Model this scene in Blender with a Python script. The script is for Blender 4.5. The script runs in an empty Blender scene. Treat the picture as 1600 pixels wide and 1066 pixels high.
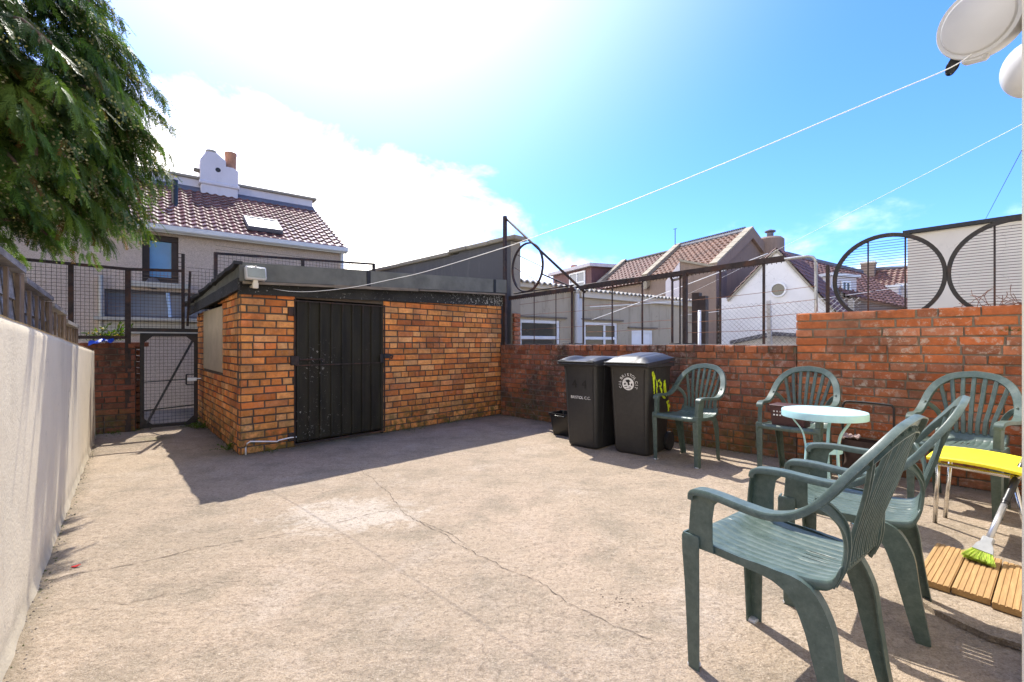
import bpy, math, random
import numpy as np
from mathutils import Vector, Matrix, noise as mnoise
random.seed(11)
R = math.radians
sc = bpy.context.scene
col = sc.collection
F, HZ, EYE = 720.0, 537.0, 1.15          # survey constants of the photograph: focal length and horizon in photo pixels, eye height in metres

def V(*a): return Vector(a)
def at(px, py, Y):                        # a surveyed photo point at depth Y -> metres
    return Vector((Y*(px-800)/F, Y, EYE - Y*(py-HZ)/F))
def gnd(px, py, z=0.0):
    Y = (EYE-z)*F/(py-HZ)
    return Vector((Y*(px-800)/F, Y, z))

# ------------------------------------------------------------------ mesh collector
class MB:
    def __init__(s): s.v=[]; s.f=[]; s.t=[]; s.tint=(1,1,1)
    def add(s, vs, fs):
        b=len(s.v); s.v += [tuple(q) for q in vs]; s.t += [s.tint]*len(vs)
        s.f += [tuple(i+b for i in f) for f in fs]
    def hexa(s, p):                       # 8 points: bottom loop 0-3, top loop 4-7
        s.add(p, [(3,2,1,0),(4,5,6,7),(0,1,5,4),(1,2,6,5),(2,3,7,6),(3,0,4,7)])
    def box(s, c, size, ax=None):
        c=Vector(c); hx,hy,hz=[q/2 for q in size]
        X,Y,Z = ax if ax else (V(1,0,0),V(0,1,0),V(0,0,1))
        P=[]
        for z in (-hz,hz):
            for x,y in ((-hx,-hy),(hx,-hy),(hx,hy),(-hx,hy)): P.append(c+X*x+Y*y+Z*z)
        s.hexa(P)
    def bbox(s, c, size, b=.004, ax=None):    # box with chamfered edges
        c=Vector(c); hx,hy,hz=[q/2 for q in size]
        X,Y,Z = ax if ax else (V(1,0,0),V(0,1,0),V(0,0,1))
        b=min(b,hx*.8,hy*.8,hz*.8); P=[]
        ring=[(-hx+b,-hy),(hx-b,-hy),(hx,-hy+b),(hx,hy-b),(hx-b,hy),(-hx+b,hy),(-hx,hy-b),(-hx,-hy+b)]
        inn=[(-hx+b,-hy+b),(hx-b,-hy+b),(hx-b,-hy+b),(hx-b,hy-b),(hx-b,hy-b),(-hx+b,hy-b),(-hx+b,hy-b),(-hx+b,-hy+b)]
        for z,rr in ((-hz,inn),(-hz+b,ring),(hz-b,ring),(hz,inn)):
            for x,y in rr: P.append(c+X*x+Y*y+Z*z)
        fs=[]
        for k in range(3):
            for i in range(8):
                j=(i+1)%8; fs.append((k*8+i,k*8+j,k*8+8+j,k*8+8+i))
        fs.append(tuple(range(7,-1,-1))); fs.append(tuple(range(24,32)))
        s.add(P,fs)
    def bar(s, a, b, w, h=None, up=None):      # rectangular bar from a to b
        a=Vector(a); b=Vector(b); h=h or w; d=(b-a); L=d.length; d/=L
        u=Vector(up) if up else (V(0,0,1) if abs(d.z)<.9 else V(0,1,0))
        x=d.cross(u).normalized(); u=x.cross(d)
        s.box((a+b)/2,(w,L,h),(x,d,u))
    def sweep(s, pts, sec, up=(0,0,1), scale=None, closed=False, cap=True):
        """sec: 2-D polygon (side, normal); up: one vector or one per point; scale: one (sx,sy) per point"""
        pts=[Vector(p) for p in pts]; n=len(pts); m=len(sec); P=[]
        for i,p in enumerate(pts):
            if closed: t=pts[(i+1)%n]-pts[i-1]
            else: t=pts[min(i+1,n-1)]-pts[max(i-1,0)]
            t.normalize()
            u=Vector(up[i]) if isinstance(up,list) else Vector(up)
            if abs(u.normalized().dot(t))>.995: u=V(.3,1,0)
            x=t.cross(u).normalized(); u2=x.cross(t)
            sx,sy = scale[i] if scale else (1,1)
            for a,b in sec: P.append(p+x*(a*sx)+u2*(b*sy))
        fs=[]
        for i in range(n if closed else n-1):
            k=(i+1)%n
            for j in range(m):
                l=(j+1)%m; fs.append((i*m+j,i*m+l,k*m+l,k*m+j))
        if cap and not closed:
            fs.append(tuple(range(m-1,-1,-1))); fs.append(tuple(range((n-1)*m,n*m)))
        s.add(P,fs)
    def tube(s, pts, r, n=8, closed=False, scale=None):
        sec=[(r*math.cos(2*math.pi*k/n), r*math.sin(2*math.pi*k/n)) for k in range(n)]
        s.sweep(pts, sec, closed=closed, scale=scale)
    def lathe(s, prof, c=(0,0,0), n=32, ax=None, a0=0, a1=2*math.pi):
        c=Vector(c); X,Y,Z = ax if ax else (V(1,0,0),V(0,1,0),V(0,0,1))
        P=[]; m=len(prof)
        for k in range(n):
            a=a0+(a1-a0)*k/n; e=X*math.cos(a)+Y*math.sin(a)
            for r,z in prof: P.append(c+e*r+Z*z)
        fs=[]
        for k in range(n):
            j=(k+1)%n
            for i in range(m-1): fs.append((k*m+i,j*m+i,j*m+i+1,k*m+i+1))
        s.add(P,fs)
    def prism(s, poly, ext):              # planar polygon of 3-D points extruded along ext
        poly=[Vector(p) for p in poly]; e=Vector(ext); n=len(poly)
        s.add(poly+[p+e for p in poly], [tuple(range(n-1,-1,-1)),tuple(range(n,2*n))]+[(i,(i+1)%n,n+(i+1)%n,n+i) for i in range(n)])
    def grid(s, fn, nu, nv):
        P=[fn(i/nu,j/nv) for j in range(nv+1) for i in range(nu+1)]
        s.add(P,[(j*(nu+1)+i,j*(nu+1)+i+1,(j+1)*(nu+1)+i+1,(j+1)*(nu+1)+i) for j in range(nv) for i in range(nu)])
    def build(s, name, mat, parent=None, local=False, smooth=False, mods=()):
        me=bpy.data.meshes.new(name)
        vs=s.v
        if parent is not None and not local:
            inv=root_matrix(parent).inverted(); vs=[tuple(inv@Vector(q)) for q in vs]
        me.from_pydata(vs,[],s.f)
        if any(t!=(1,1,1) for t in s.t):
            a=me.attributes.new('tint','FLOAT_COLOR','POINT')
            a.data.foreach_set('color',[c for t in s.t for c in (*t,1)])
        me.materials.append(mat)
        if smooth:
            me.shade_smooth() if hasattr(me,'shade_smooth') else None
            if smooth!=True: me.set_sharp_from_angle(angle=R(smooth))
        me.update()
        o=bpy.data.objects.new(name,me); col.objects.link(o)
        if parent is not None: o.parent=parent
        for kind,kw in mods:
            m=o.modifiers.new(kind.lower(),kind)
            for k,v in kw.items(): setattr(m,k,v)
        return o

ROOTS={}
def root_matrix(o):
    while o.parent is not None: o=o.parent
    return ROOTS.get(o.name, Matrix())
def tag(o, label=None, cat=None, group=None, kind=None):
    if label: o['label']=label
    if cat: o['category']=cat
    if group: o['group']=group
    if kind or cat: o['kind']=kind or 'thing'
    return o
def thing(name, label, cat, loc=(0,0,0), rz=0, group=None):
    o=bpy.data.objects.new(name,None); col.objects.link(o); o.empty_display_size=.1
    o.location=loc; o.rotation_euler=(0,0,rz)
    ROOTS[o.name]=Matrix.Translation(Vector(loc))@Matrix.Rotation(rz,4,'Z')
    return tag(o,label,cat,group)
def copy_tree(o, parent=None):
    c=o.copy(); col.objects.link(c); c.parent=parent
    for ch in [q for q in bpy.data.objects if q.parent==o]: copy_tree(ch,c)
    return c

# ------------------------------------------------------------------ materials
class NT:
    def __init__(s, name):
        s.m=bpy.data.materials.new(name); s.m.use_nodes=True
        s.t=s.m.node_tree; s.n=s.t.nodes; s.l=s.t.links
        s.p=s.n['Principled BSDF']; s.out=s.n['Material Output']
        s._pos=None
    def node(s, typ, **kw):
        q=s.n.new(typ)
        for k,v in kw.items():
            if k.startswith('i_'): q.inputs[k[2:].replace('_',' ')].default_value=v
            else: setattr(q,k,v)
        return q
    def link(s,a,b): s.l.new(a,b); return s
    def obj(s):
        if s._pos is None: s._pos=s.node('ShaderNodeTexCoord').outputs['Object']
        return s._pos
    def wpos(s): return s.node('ShaderNodeNewGeometry').outputs['Position']
    def noise(s, scale, detail=4, rough=.55, vec=None, stretch=None, dist=0):
        v=vec if vec is not None else s.obj()
        if stretch:
            mp=s.node('ShaderNodeMapping'); mp.inputs['Scale'].default_value=stretch; s.link(v,mp.inputs['Vector']); v=mp.outputs[0]
        q=s.node('ShaderNodeTexNoise'); q.inputs['Scale'].default_value=scale; q.inputs['Detail'].default_value=detail
        q.inputs['Roughness'].default_value=rough; q.inputs['Distortion'].default_value=dist
        s.link(v,q.inputs['Vector']); return q.outputs['Fac']
    def ramp(s, fac, stops, interp='LINEAR'):
        q=s.node('ShaderNodeValToRGB'); e=q.color_ramp; e.interpolation=interp
        while len(e.elements)<len(stops): e.elements.new(.5)
        for el,(p,c) in zip(e.elements,stops):
            el.position=p; el.color=(*c,1) if isinstance(c,tuple) else (c,c,c,1)
        s.link(fac,q.inputs[0]); return q.outputs[0]
    def mix(s, fac, a, b, mode='MIX'):
        q=s.node('ShaderNodeMix',data_type='RGBA',blend_type=mode)
        for sock,val in ((q.inputs[0],fac),(q.inputs[6],a),(q.inputs[7],b)):
            if hasattr(val,'links') or hasattr(val,'is_linked'): s.link(val,sock)
            elif isinstance(val,tuple): sock.default_value=(*val,1)
            else: sock.default_value=val if sock.type=='VALUE' else (val,val,val,1)
        return q.outputs[2]
    def math(s, op, a, b=None, clamp=False):
        q=s.node('ShaderNodeMath',operation=op,use_clamp=clamp)
        for sock,val in ((q.inputs[0],a),(q.inputs[1],b)):
            if val is None: continue
            if hasattr(val,'is_linked'): s.link(val,sock)
            else: sock.default_value=val
        return q.outputs[0]
    def attr(s,name='tint'):
        return s.node('ShaderNodeAttribute',attribute_name=name).outputs['Color']
    def base(s,c):
        if isinstance(c,tuple): s.p.inputs['Base Color'].default_value=(*c,1)
        else: s.link(c,s.p.inputs['Base Color'])
        return s
    def rough(s,r):
        if isinstance(r,(int,float)): s.p.inputs['Roughness'].default_value=r
        else: s.link(r,s.p.inputs['Roughness'])
        return s
    def set(s,**kw):
        for k,v in kw.items(): s.p.inputs[k.replace('_',' ')].default_value=v
        return s
    def bump(s,h,strength=.3,dist=.01,prev=None):
        q=s.node('ShaderNodeBump'); q.inputs['Strength'].default_value=strength; q.inputs['Distance'].default_value=dist
        s.link(h,q.inputs['Height'])
        if prev is not None: s.link(prev,q.inputs['Normal'])
        s.link(q.outputs[0],s.p.inputs['Normal']); return q.outputs[0]

def simple(name, c, rough=.6, var=.25, scale=8, bump=.15, bscale=60, metal=0, tint=False, dirt=None, bd=.004, stretch=None):
    t=NT(name); n=t.noise(scale,5,.6,stretch=stretch)
    lo=tuple(q*(1-var) for q in c); hi=tuple(min(1,q*(1+var)) for q in c)
    b=t.ramp(n,[(.3,lo),(.7,hi)])
    if dirt:
        m=t.ramp(t.noise(scale*.35,6,.65),[(.5,0.0),(.68,1.0)]); b=t.mix(m,b,dirt)
    if tint: b=t.mix(1.0,b,t.attr(),'MULTIPLY')
    t.base(b); t.rough(t.math('ADD',t.math('MULTIPLY',t.noise(scale*2.3,4),.25),rough-.12)); t.set(Metallic=metal)
    if bump: t.bump(t.noise(bscale,4,.6),bump,bd)
    return t.m

M={}
def brick_mat(name, cols, mortar=False, moss=.35, pale=.25, dark=.3, palecol=(.5,.46,.4), darkcol=(.06,.045,.035), mossz=.35):
    t=NT(name); w=t.wpos()
    a=t.node('ShaderNodeSeparateColor'); t.link(t.attr(),a.inputs[0])
    b=t.ramp(a.outputs[0],[(i/(len(cols)-1),c) for i,c in enumerate(cols)])
    n1=t.noise(22,6,.65,w); b=t.mix(t.ramp(n1,[(.35,.0),(.75,.55)]),b,tuple(q*.55 for q in cols[0]))
    b=t.mix(1.0,b,t.ramp(a.outputs[1],[(0,.62),(1,1.22)]),'MULTIPLY')
    # soot stains, lime bloom and algae with outlines of their own
    d=t.math('MULTIPLY',t.ramp(t.noise(2.4,8,.72,w),[(.46,.0),(.62,1.0)]),dark); b=t.mix(d,b,darkcol)
    p=t.math('MULTIPLY',t.math('MULTIPLY',t.ramp(t.noise(17,8,.78,w),[(.52,.0),(.60,1.0)]),t.ramp(t.noise(1.9,5,.6,w),[(.42,.15),(.6,1.0)])),pale); b=t.mix(p,b,palecol)
    sz=t.node('ShaderNodeSeparateXYZ'); t.link(w,sz.inputs[0])
    hz=t.ramp(t.math('ADD',sz.outputs[2],t.math('MULTIPLY',t.noise(3.1,6,.7,w),.5)),[(mossz,1.0),(mossz+.34,.0)])
    b=t.mix(t.math('MULTIPLY',hz,t.math('MULTIPLY',t.ramp(t.noise(14,5,.6,w),[(.38,.0),(.6,1.0)]),moss)),b,(.075,.085,.025))
    t.base(b).rough(.88); t.set(**{'Specular IOR Level':.25})
    h=t.math('ADD',t.noise(90,5,.7,w),t.math('MULTIPLY',t.noise(28,4,.6,w),1.4)); t.bump(h,.55,.006)
    return t.m
def mortar_mat(name, c, moss=.4):
    t=NT(name); w=t.wpos()
    b=t.ramp(t.noise(12,6,.7,w),[(.3,tuple(q*.55 for q in c)),(.7,c)])
    b=t.mix(t.math('MULTIPLY',t.ramp(t.noise(2.2,6,.7,w),[(.5,.0),(.65,1.0)]),moss),b,(.06,.06,.025))
    t.base(b).rough(.95); t.bump(t.noise(120,5,.7,w),.8,.008); return t.m

M['brick_orange']=brick_mat('orange_brick',[(.74,.22,.055),(.83,.30,.075),(.88,.37,.10),(.90,.47,.18),(.68,.185,.05)],moss=.85,pale=.16,dark=.42,mossz=.36)
M['mortar_dark']=mortar_mat('dark_mortar',(.12,.09,.065))
M['brick_red']=brick_mat('weathered_red_brick',[(.29,.10,.055),(.39,.13,.058),(.47,.16,.062),(.35,.145,.09),(.24,.10,.068)],moss=.75,pale=.55,dark=.9,palecol=(.44,.36,.3))
M['mortar_red']=mortar_mat('old_lime_mortar',(.2,.165,.125),.7)
M['brick_bright']=brick_mat('bright_red_brick',[(.47,.135,.05),(.56,.165,.058),(.63,.20,.07),(.50,.21,.115),(.37,.135,.07)],moss=.4,pale=.65,dark=.5,palecol=(.52,.46,.38))
M['mortar_bright']=mortar_mat('grey_lichen_mortar',(.27,.22,.165),.5)
M['brick_dark']=brick_mat('sooty_brick',[(.17,.06,.04),(.23,.08,.045),(.28,.1,.05),(.2,.08,.06)],moss=.6,pale=.12,dark=.75,darkcol=(.03,.024,.02))
M['mortar_sooty']=mortar_mat('sooty_mortar',(.1,.08,.065))

def ground_mat():
    t=NT('worn_concrete'); w=t.wpos()
    big=t.noise(.55,6,.62,w); mid=t.noise(2.6,7,.66,w); fine=t.noise(34,5,.7,w); grit=t.noise(190,3,.7,w)
    b=t.ramp(big,[(.3,(.345,.28,.20)),(.5,(.425,.335,.243)),(.7,(.485,.37,.275))])
    b=t.mix(t.ramp(mid,[(.36,.75),(.52,.0)]),b,(.255,.215,.155))
    b=t.mix(t.math('MULTIPLY',t.ramp(t.noise(1.6,8,.7,w,dist=.6),[(.54,.0),(.66,1.0)]),.55),b,(.50,.42,.34))
    # streaks left by the trowel and by water, running across the slope
    st=t.noise(5,6,.7,w,stretch=(.55,2.6,1)); b=t.mix(t.math('MULTIPLY',t.ramp(st,[(.52,.0),(.68,1.0)]),.45),b,(.23,.185,.135))
    # lime bloom around the crack junction: a stain with its own outline
    mp=t.node('ShaderNodeMapping',vector_type='POINT'); mp.inputs['Location'].default_value=(1.1,-3.1,0); mp.inputs['Rotation'].default_value=(0,0,0)
    t.link(w,mp.inputs[0]); sc_=t.node('ShaderNodeVectorMath',operation='MULTIPLY'); sc_.inputs[1].default_value=(.95,1.55,0); t.link(mp.outputs[0],sc_.inputs[0])
    ln=t.node('ShaderNodeVectorMath',operation='LENGTH'); t.link(sc_.outputs[0],ln.inputs[0])
    ring=t.math('SUBTRACT',t.ramp(ln.outputs['Value'],[(.1,1.0),(1.0,.25)]),t.math('MULTIPLY',t.noise(5.5,9,.74,w,dist=.8),1.3))
    b=t.mix(t.math('MULTIPLY',t.ramp(ring,[(.0,.0),(.22,1.0)]),.8),b,(.57,.50,.42))
    b=t.mix(t.ramp(t.noise(13,7,.75,w),[(.34,.28),(.5,.0)]),b,(.25,.195,.14))
    b=t.mix(t.ramp(t.noise(17,7,.75,w,dist=.5),[(.53,.0),(.66,.4)]),b,(.54,.44,.34))
    b=t.mix(t.ramp(fine,[(.33,.7),(.48,.0)]),b,(.18,.14,.1))
    b=t.mix(t.ramp(grit,[(.56,.0),(.68,.6)]),b,(.58,.5,.41))
    b=t.mix(t.ramp(grit,[(.32,.6),(.44,.0)]),b,(.14,.11,.085))
    # algae where water stands by the gate and shed
    al=t.node('ShaderNodeVectorMath',operation='DISTANCE'); t.link(w,al.inputs[0]); al.inputs[1].default_value=(-4.3,5.6,0)
    am=t.math('MULTIPLY',t.ramp(al.outputs['Value'],[(.0,1.0),(.26,.0)]),t.ramp(t.noise(3,6,.7,w),[(.36,.0),(.6,1.0)]))
    al.inputs[1].default_value=(-4.3,5.6,0)
    b=t.mix(am,b,(.16,.16,.07))
    pt=t.noise(75,6,.8,w); b=t.mix(t.ramp(pt,[(.36,.75),(.47,.0)]),b,(.2,.155,.11)); b=t.mix(t.ramp(pt,[(.55,.0),(.66,.6)]),b,(.6,.5,.4))
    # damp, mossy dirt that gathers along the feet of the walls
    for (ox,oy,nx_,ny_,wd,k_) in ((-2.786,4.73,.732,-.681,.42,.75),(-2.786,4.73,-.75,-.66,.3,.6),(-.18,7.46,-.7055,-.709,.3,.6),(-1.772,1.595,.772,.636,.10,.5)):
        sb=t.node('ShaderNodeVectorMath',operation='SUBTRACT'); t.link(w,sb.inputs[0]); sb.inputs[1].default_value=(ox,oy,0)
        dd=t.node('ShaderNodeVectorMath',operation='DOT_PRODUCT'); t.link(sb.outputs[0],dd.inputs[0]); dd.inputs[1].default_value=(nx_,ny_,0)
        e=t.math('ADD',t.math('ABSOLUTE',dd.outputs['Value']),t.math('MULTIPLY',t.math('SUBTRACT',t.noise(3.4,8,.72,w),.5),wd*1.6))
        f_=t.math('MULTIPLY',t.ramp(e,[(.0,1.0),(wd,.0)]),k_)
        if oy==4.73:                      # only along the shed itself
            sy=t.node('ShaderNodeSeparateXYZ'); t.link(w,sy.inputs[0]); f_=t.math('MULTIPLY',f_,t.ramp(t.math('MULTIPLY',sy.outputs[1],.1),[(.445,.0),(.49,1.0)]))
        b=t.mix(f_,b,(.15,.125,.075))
    t.base(b).rough(.93); t.set(**{'Specular IOR Level':.2})
    h=t.math('ADD',t.math('MULTIPLY',grit,.5),t.math('ADD',t.math('MULTIPLY',fine,1.1),t.math('MULTIPLY',mid,2.4)))
    t.bump(h,1.0,.016); return t.m
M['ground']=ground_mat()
M['crack']=simple('crack_dirt',(.11,.085,.062),.95,.5,20,.4,150)
M['asphalt']=simple('lane_asphalt',(.09,.085,.078),.93,.4,3,.6,80,dirt=(.13,.12,.1))

def render_mat(name,c,dirt,streak=.35,b1=.35):
    t=NT(name); w=t.wpos()
    b=t.ramp(t.noise(1.3,6,.62,w),[(.3,tuple(q*.86 for q in c)),(.7,c)])
    b=t.mix(t.math('MULTIPLY',t.ramp(t.noise(2.2,7,.7,w,stretch=(2.2,2.2,.35)),[(.52,.0),(.72,1.0)]),streak),b,dirt)
    b=t.mix(t.math('MULTIPLY',t.ramp(t.noise(7,8,.75,w),[(.6,.0),(.68,1.0)]),streak*.8),b,tuple(q*.6 for q in dirt))
    sz=t.node('ShaderNodeSeparateXYZ'); t.link(w,sz.inputs[0])
    sp=t.ramp(t.math('ADD',sz.outputs[2],t.math('MULTIPLY',t.noise(6,6,.7,w),.3)),[(.16,1.0),(.30,.0)])
    b=t.mix(t.math('MULTIPLY',sp,.55),b,tuple(q*.62 for q in dirt))
    ck=t.node('ShaderNodeTexVoronoi',feature='DISTANCE_TO_EDGE'); ck.inputs['Scale'].default_value=1.5
    wv=t.node('ShaderNodeVectorMath',operation='ADD'); nzc=t.node('ShaderNodeTexNoise'); nzc.inputs['Scale'].default_value=5; nzc.inputs['Detail'].default_value=6; t.link(w,nzc.inputs['Vector'])
    t.link(w,wv.inputs[0]); sm=t.node('ShaderNodeVectorMath',operation='SCALE'); sm.inputs['Scale'].default_value=.35; t.link(nzc.outputs['Color'],sm.inputs[0]); t.link(sm.outputs[0],wv.inputs[1]); t.link(wv.outputs[0],ck.inputs['Vector'])
    b=t.mix(t.math('MULTIPLY',t.ramp(ck.outputs['Distance'],[(.0,1.0),(.006,.0)]),t.ramp(t.noise(1.1,3,.5,w),[(.5,.0),(.6,.55)])),b,tuple(q*.5 for q in dirt))
    t.base(b).rough(.85)
    h=t.math('ADD',t.math('MULTIPLY',t.noise(5,4,.5,w),2.0),t.noise(70,5,.65,w)); t.bump(h,b1,.008); return t.m
M['white_render']=render_mat('cream_painted_render',(.74,.645,.47),(.48,.41,.29),.45)
M['grey_render']=render_mat('dark_grey_render',(.115,.11,.108),(.2,.19,.17),.6)
M['beige_render']=render_mat('beige_render',(.48,.405,.285),(.25,.2,.13),.75)
M['cream_render']=render_mat('pale_cream_render',(.7,.64,.53),(.5,.44,.35),.15,.15)
M['white_wall']=render_mat('white_painted_wall',(.8,.79,.77),(.6,.57,.53),.12,.12)
M['lilac_white']=render_mat('off_white_render',(.68,.63,.63),(.46,.42,.4),.3)
M['brown_render']=render_mat('brown_render',(.25,.185,.145),(.14,.105,.08),.6)
M['stone']=render_mat('stone_coping',(.32,.28,.21),(.2,.18,.12),.55)
def pebble():
    t=NT('pebbledash'); w=t.wpos()
    v=t.node('ShaderNodeTexVoronoi'); v.inputs['Scale'].default_value=130; t.link(w,v.inputs['Vector'])
    s=t.node('ShaderNodeSeparateColor'); t.link(v.outputs['Color'],s.inputs[0])
    b=t.ramp(s.outputs[0],[(0,(.48,.37,.285)),(.5,(.60,.48,.38)),(1,(.74,.61,.50))])
    b=t.mix(t.math('MULTIPLY',t.ramp(t.noise(1.4,6,.7,w),[(.45,.0),(.7,1.0)]),.35),b,(.36,.29,.23))
    t.base(b).rough(.9); t.bump(t.ramp(v.outputs['Distance'],[(0,1.0),(.6,.0)]),.5,.006); return t.m
M['pebbledash']=pebble()

def plastic(name,c,rough=.35,dust=(.35,.36,.33),dustamt=.35,var=.15,tint=False):
    t=NT(name); o=t.obj()
    b=t.ramp(t.noise(4,5,.6),[(.3,tuple(q*(1-var) for q in c)),(.7,tuple(q*(1+var) for q in c))])
    b=t.mix(t.math('MULTIPLY',t.ramp(t.noise(24,9,.8),[(.36,.15),(.72,1.0)]),dustamt),b,dust)
    b=t.mix(t.math('MULTIPLY',t.ramp(t.noise(60,3,.8),[(.68,.0),(.72,1.0)]),dustamt),b,dust)
    t.base(b); t.rough(t.math('ADD',t.math('MULTIPLY',t.noise(13,6,.7),.35),rough-.15))
    t.bump(t.noise(240,3,.6),.12,.002); return t.m
M['green_plastic']=plastic('green_garden_plastic',(.032,.059,.048),.40,(.27,.33,.285),.34)
M['bin_black']=plastic('black_bin_plastic',(.018,.0185,.020),.5,(.05,.05,.048),.35)
M['bin_brown']=plastic('faded_black_bin_plastic',(.022,.021,.02),.52,(.06,.056,.048),.45)
M['lid']=plastic('black_lid_plastic',(.018,.0185,.02),.46,(.08,.08,.08),.25)
M['rubber']=simple('black_rubber',(.018,.018,.018),.8)
M['white_print']=simple('white_print',(.72,.72,.7),.6,.2,30,0)
M['dark_print']=simple('dark_paint',(.006,.006,.006),.6,.2,30,0)
M['graffiti']=simple('yellow_green_spray',(.62,.75,.02),.5,.12,20,0)
M['rust']=simple('dark_rusty_iron',(.038,.026,.022),.75,.5,14,.5,160,metal=.1,dirt=(.10,.042,.022))
M['black_iron']=simple('black_painted_iron',(.018,.016,.015),.6,.4,18,.35,140,dirt=(.05,.026,.018))
M['rust_wire']=simple('rusty_wire',(.2,.085,.045),.8,.5,9,0)
M['galv']=simple('galvanised_pipe',(.42,.43,.43),.45,.25,12,.1,100,metal=.6,dirt=(.2,.15,.11))
M['chrome']=simple('dull_chrome',(.72,.70,.66),.22,.1,20,0,metal=1)
def door_mat():
    t=NT('flaking_black_door_paint'); o=t.obj()
    b=t.ramp(t.noise(3,6,.65,stretch=(3,3,.5)),[(.3,(.008,.0075,.005)),(.7,(.030,.027,.015))])
    b=t.mix(t.math('MULTIPLY',t.ramp(t.noise(2.2,7,.7),[(.5,.0),(.7,1.0)]),.5),b,(.028,.02,.014))
    near=None
    for pt,r_,k_ in (((.55,.59,.93),.36,.10),((.53,.57,.25),.6,.075)):
        ds=t.node('ShaderNodeVectorMath',operation='DISTANCE'); t.link(t.obj(),ds.inputs[0]); ds.inputs[1].default_value=pt
        q=t.ramp(ds.outputs['Value'],[(.03,k_),(r_,.0)]); near=q if near is None else t.math('MAXIMUM',near,q)
    fl=t.ramp(t.math('ADD',t.noise(26,8,.8),near),[(.655,.0),(.685,1.0)])
    b=t.mix(t.math('MULTIPLY',fl,.75),b,(.42,.4,.37)); t.base(b).rough(.65); t.set(**{'Specular IOR Level':.3})
    t.bump(t.noise(40,6,.7),.35,.004); return t.m
M['door']=door_mat()
def fascia_mat():
    t=NT('peeling_black_fascia'); o=t.wpos()
    b=t.ramp(t.noise(4,6,.65,o),[(.3,(.008,.008,.007)),(.75,(.035,.034,.028))])
    sx=t.node('ShaderNodeSeparateXYZ'); t.link(o,sx.inputs[0])
    m=t.math('ADD',t.noise(30,8,.8,o),t.ramp(t.math('MULTIPLY',t.math('ADD',sx.outputs[0],3),.3),[(.5,.0),(.9,.1)]))
    b=t.mix(t.ramp(m,[(.615,.0),(.64,.8)]),b,(.5,.5,.46)); t.base(b).rough(.75); t.bump(t.noise(35,6,.7,o),.5,.006); return t.m
M['fascia']=fascia_mat()
M['felt']=simple('green_grey_roof_felt',(.155,.158,.135),.9,.25,5,.7,220,dirt=(.14,.145,.125))
M['tar']=simple('bitumen',(.015,.015,.014),.6,.4,12,.4,60)
M['old_wood']=simple('weathered_batten',(.2,.165,.12),.85,.35,6,.5,60,stretch=(1,1,6))
M['board']=simple('beige_board',(.44,.355,.235),.8,.12,4,.25,60,dirt=(.36,.29,.19))
def fence_wood():
    t=NT('grey_fence_timber'); o=t.obj()
    b=t.ramp(t.noise(3.5,7,.7,stretch=(1,1,5)),[(.3,(.10,.085,.072)),(.5,(.23,.205,.185)),(.72,(.42,.4,.385))])
    t.base(b).rough(.85); t.bump(t.noise(14,6,.7,stretch=(1,1,8)),.5,.005); return t.m
M['fence_wood']=fence_wood()
M['batten']=simple('brown_fence_batten',(.19,.135,.09),.85,.35,7,.4,70)
def deck():
    t=NT('golden_decking_timber'); o=t.obj()
    b=t.ramp(t.noise(5,7,.65,stretch=(1,9,9)),[(.28,(.25,.145,.055)),(.55,(.36,.215,.08)),(.75,(.45,.29,.125))])
    b=t.mix(t.ramp(t.noise(9,6,.7),[(.6,.0),(.75,.5)]),b,(.26,.14,.04))
    t.base(b).rough(.7); t.bump(t.noise(30,6,.7,stretch=(1,7,7)),.35,.003); return t.m
M['deck']=deck()
M['table_white']=simple('pale_blue_white_enamel',(.40,.665,.70),.4,.06,14,.2,260,dirt=(.37,.6,.64))
M['yellow']=simple('yellow_seat_board',(.86,.72,.02),.45,.05,8,.05,120)
M['grey_plastic']=simple('light_grey_plastic',(.56,.56,.55),.35,.08,5,.04,90)
M['broom_grey']=simple('dull_grey_plastic',(.36,.37,.36),.4,.2,12,.05,90)
M['white_plastic']=simple('white_plastic',(.82,.82,.8),.35,.05,5,.04,90)
M['upvc']=simple('cream_frame',(.72,.66,.53),.5,.08,5,.1,90)
M['black_plastic']=simple('black_plastic',(.012,.012,.012),.35,.2,9,.05,90)
M['alu']=simple('silver_tube',(.5,.5,.5),.32,.1,20,.05,80,metal=.7)
M['lime']=simple('lime_bristles',(.55,.72,.06),.6,.25,40,.6,300)
M['rope']=simple('white_washing_line',(.82,.82,.8),.5,.06,30,0)
M['dark_wire']=simple('dark_wire',(.05,.05,.055),.6,.2,30,0)
M['lamp_glass']=simple('frosted_lamp_glass',(.30,.33,.28),.2,.12,5,.12,70)
M['maroon']=simple('dark_maroon_box',(.055,.018,.018),.5,.3,9,.1,60)
M['dark_brown']=simple('dark_brown_fabric',(.05,.028,.02),.85,.3,9,.4,120)
M['pinkish']=simple('faded_pink_cloth',(.34,.25,.22),.9,.2,9,.3,120)
M['pvc_white']=simple('white_window_frame',(.76,.77,.77),.4,.06,6,.05,80)
M['brown_frame']=simple('dark_brown_window_frame',(.035,.02,.014),.55,.3,9,.1,80)
M['cream_sill']=simple('cream_sill',(.56,.52,.42),.75,.15,6,.2,70)
M['blue_frame']=simple('pale_blue_upright',(.35,.52,.8),.5,.1,6,.1,70)
def glass(name,c,rough=.06):
    t=NT(name); n=t.noise(2.5,4); t.base(t.ramp(n,[(.3,tuple(q*.75 for q in c)),(.7,c)])); t.rough(rough); t.set(**{'Specular IOR Level':.7}); t.bump(t.noise(1.5,2),.02,.02); return t.m
M['glass_blue']=glass('blue_blind_glass',(.07,.3,.58),.2)
M['glass_grey']=glass('blue_grey_wired_glass',(.15,.18,.24),.18)
M['glass_dark']=glass('dark_glass',(.02,.024,.024))
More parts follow.
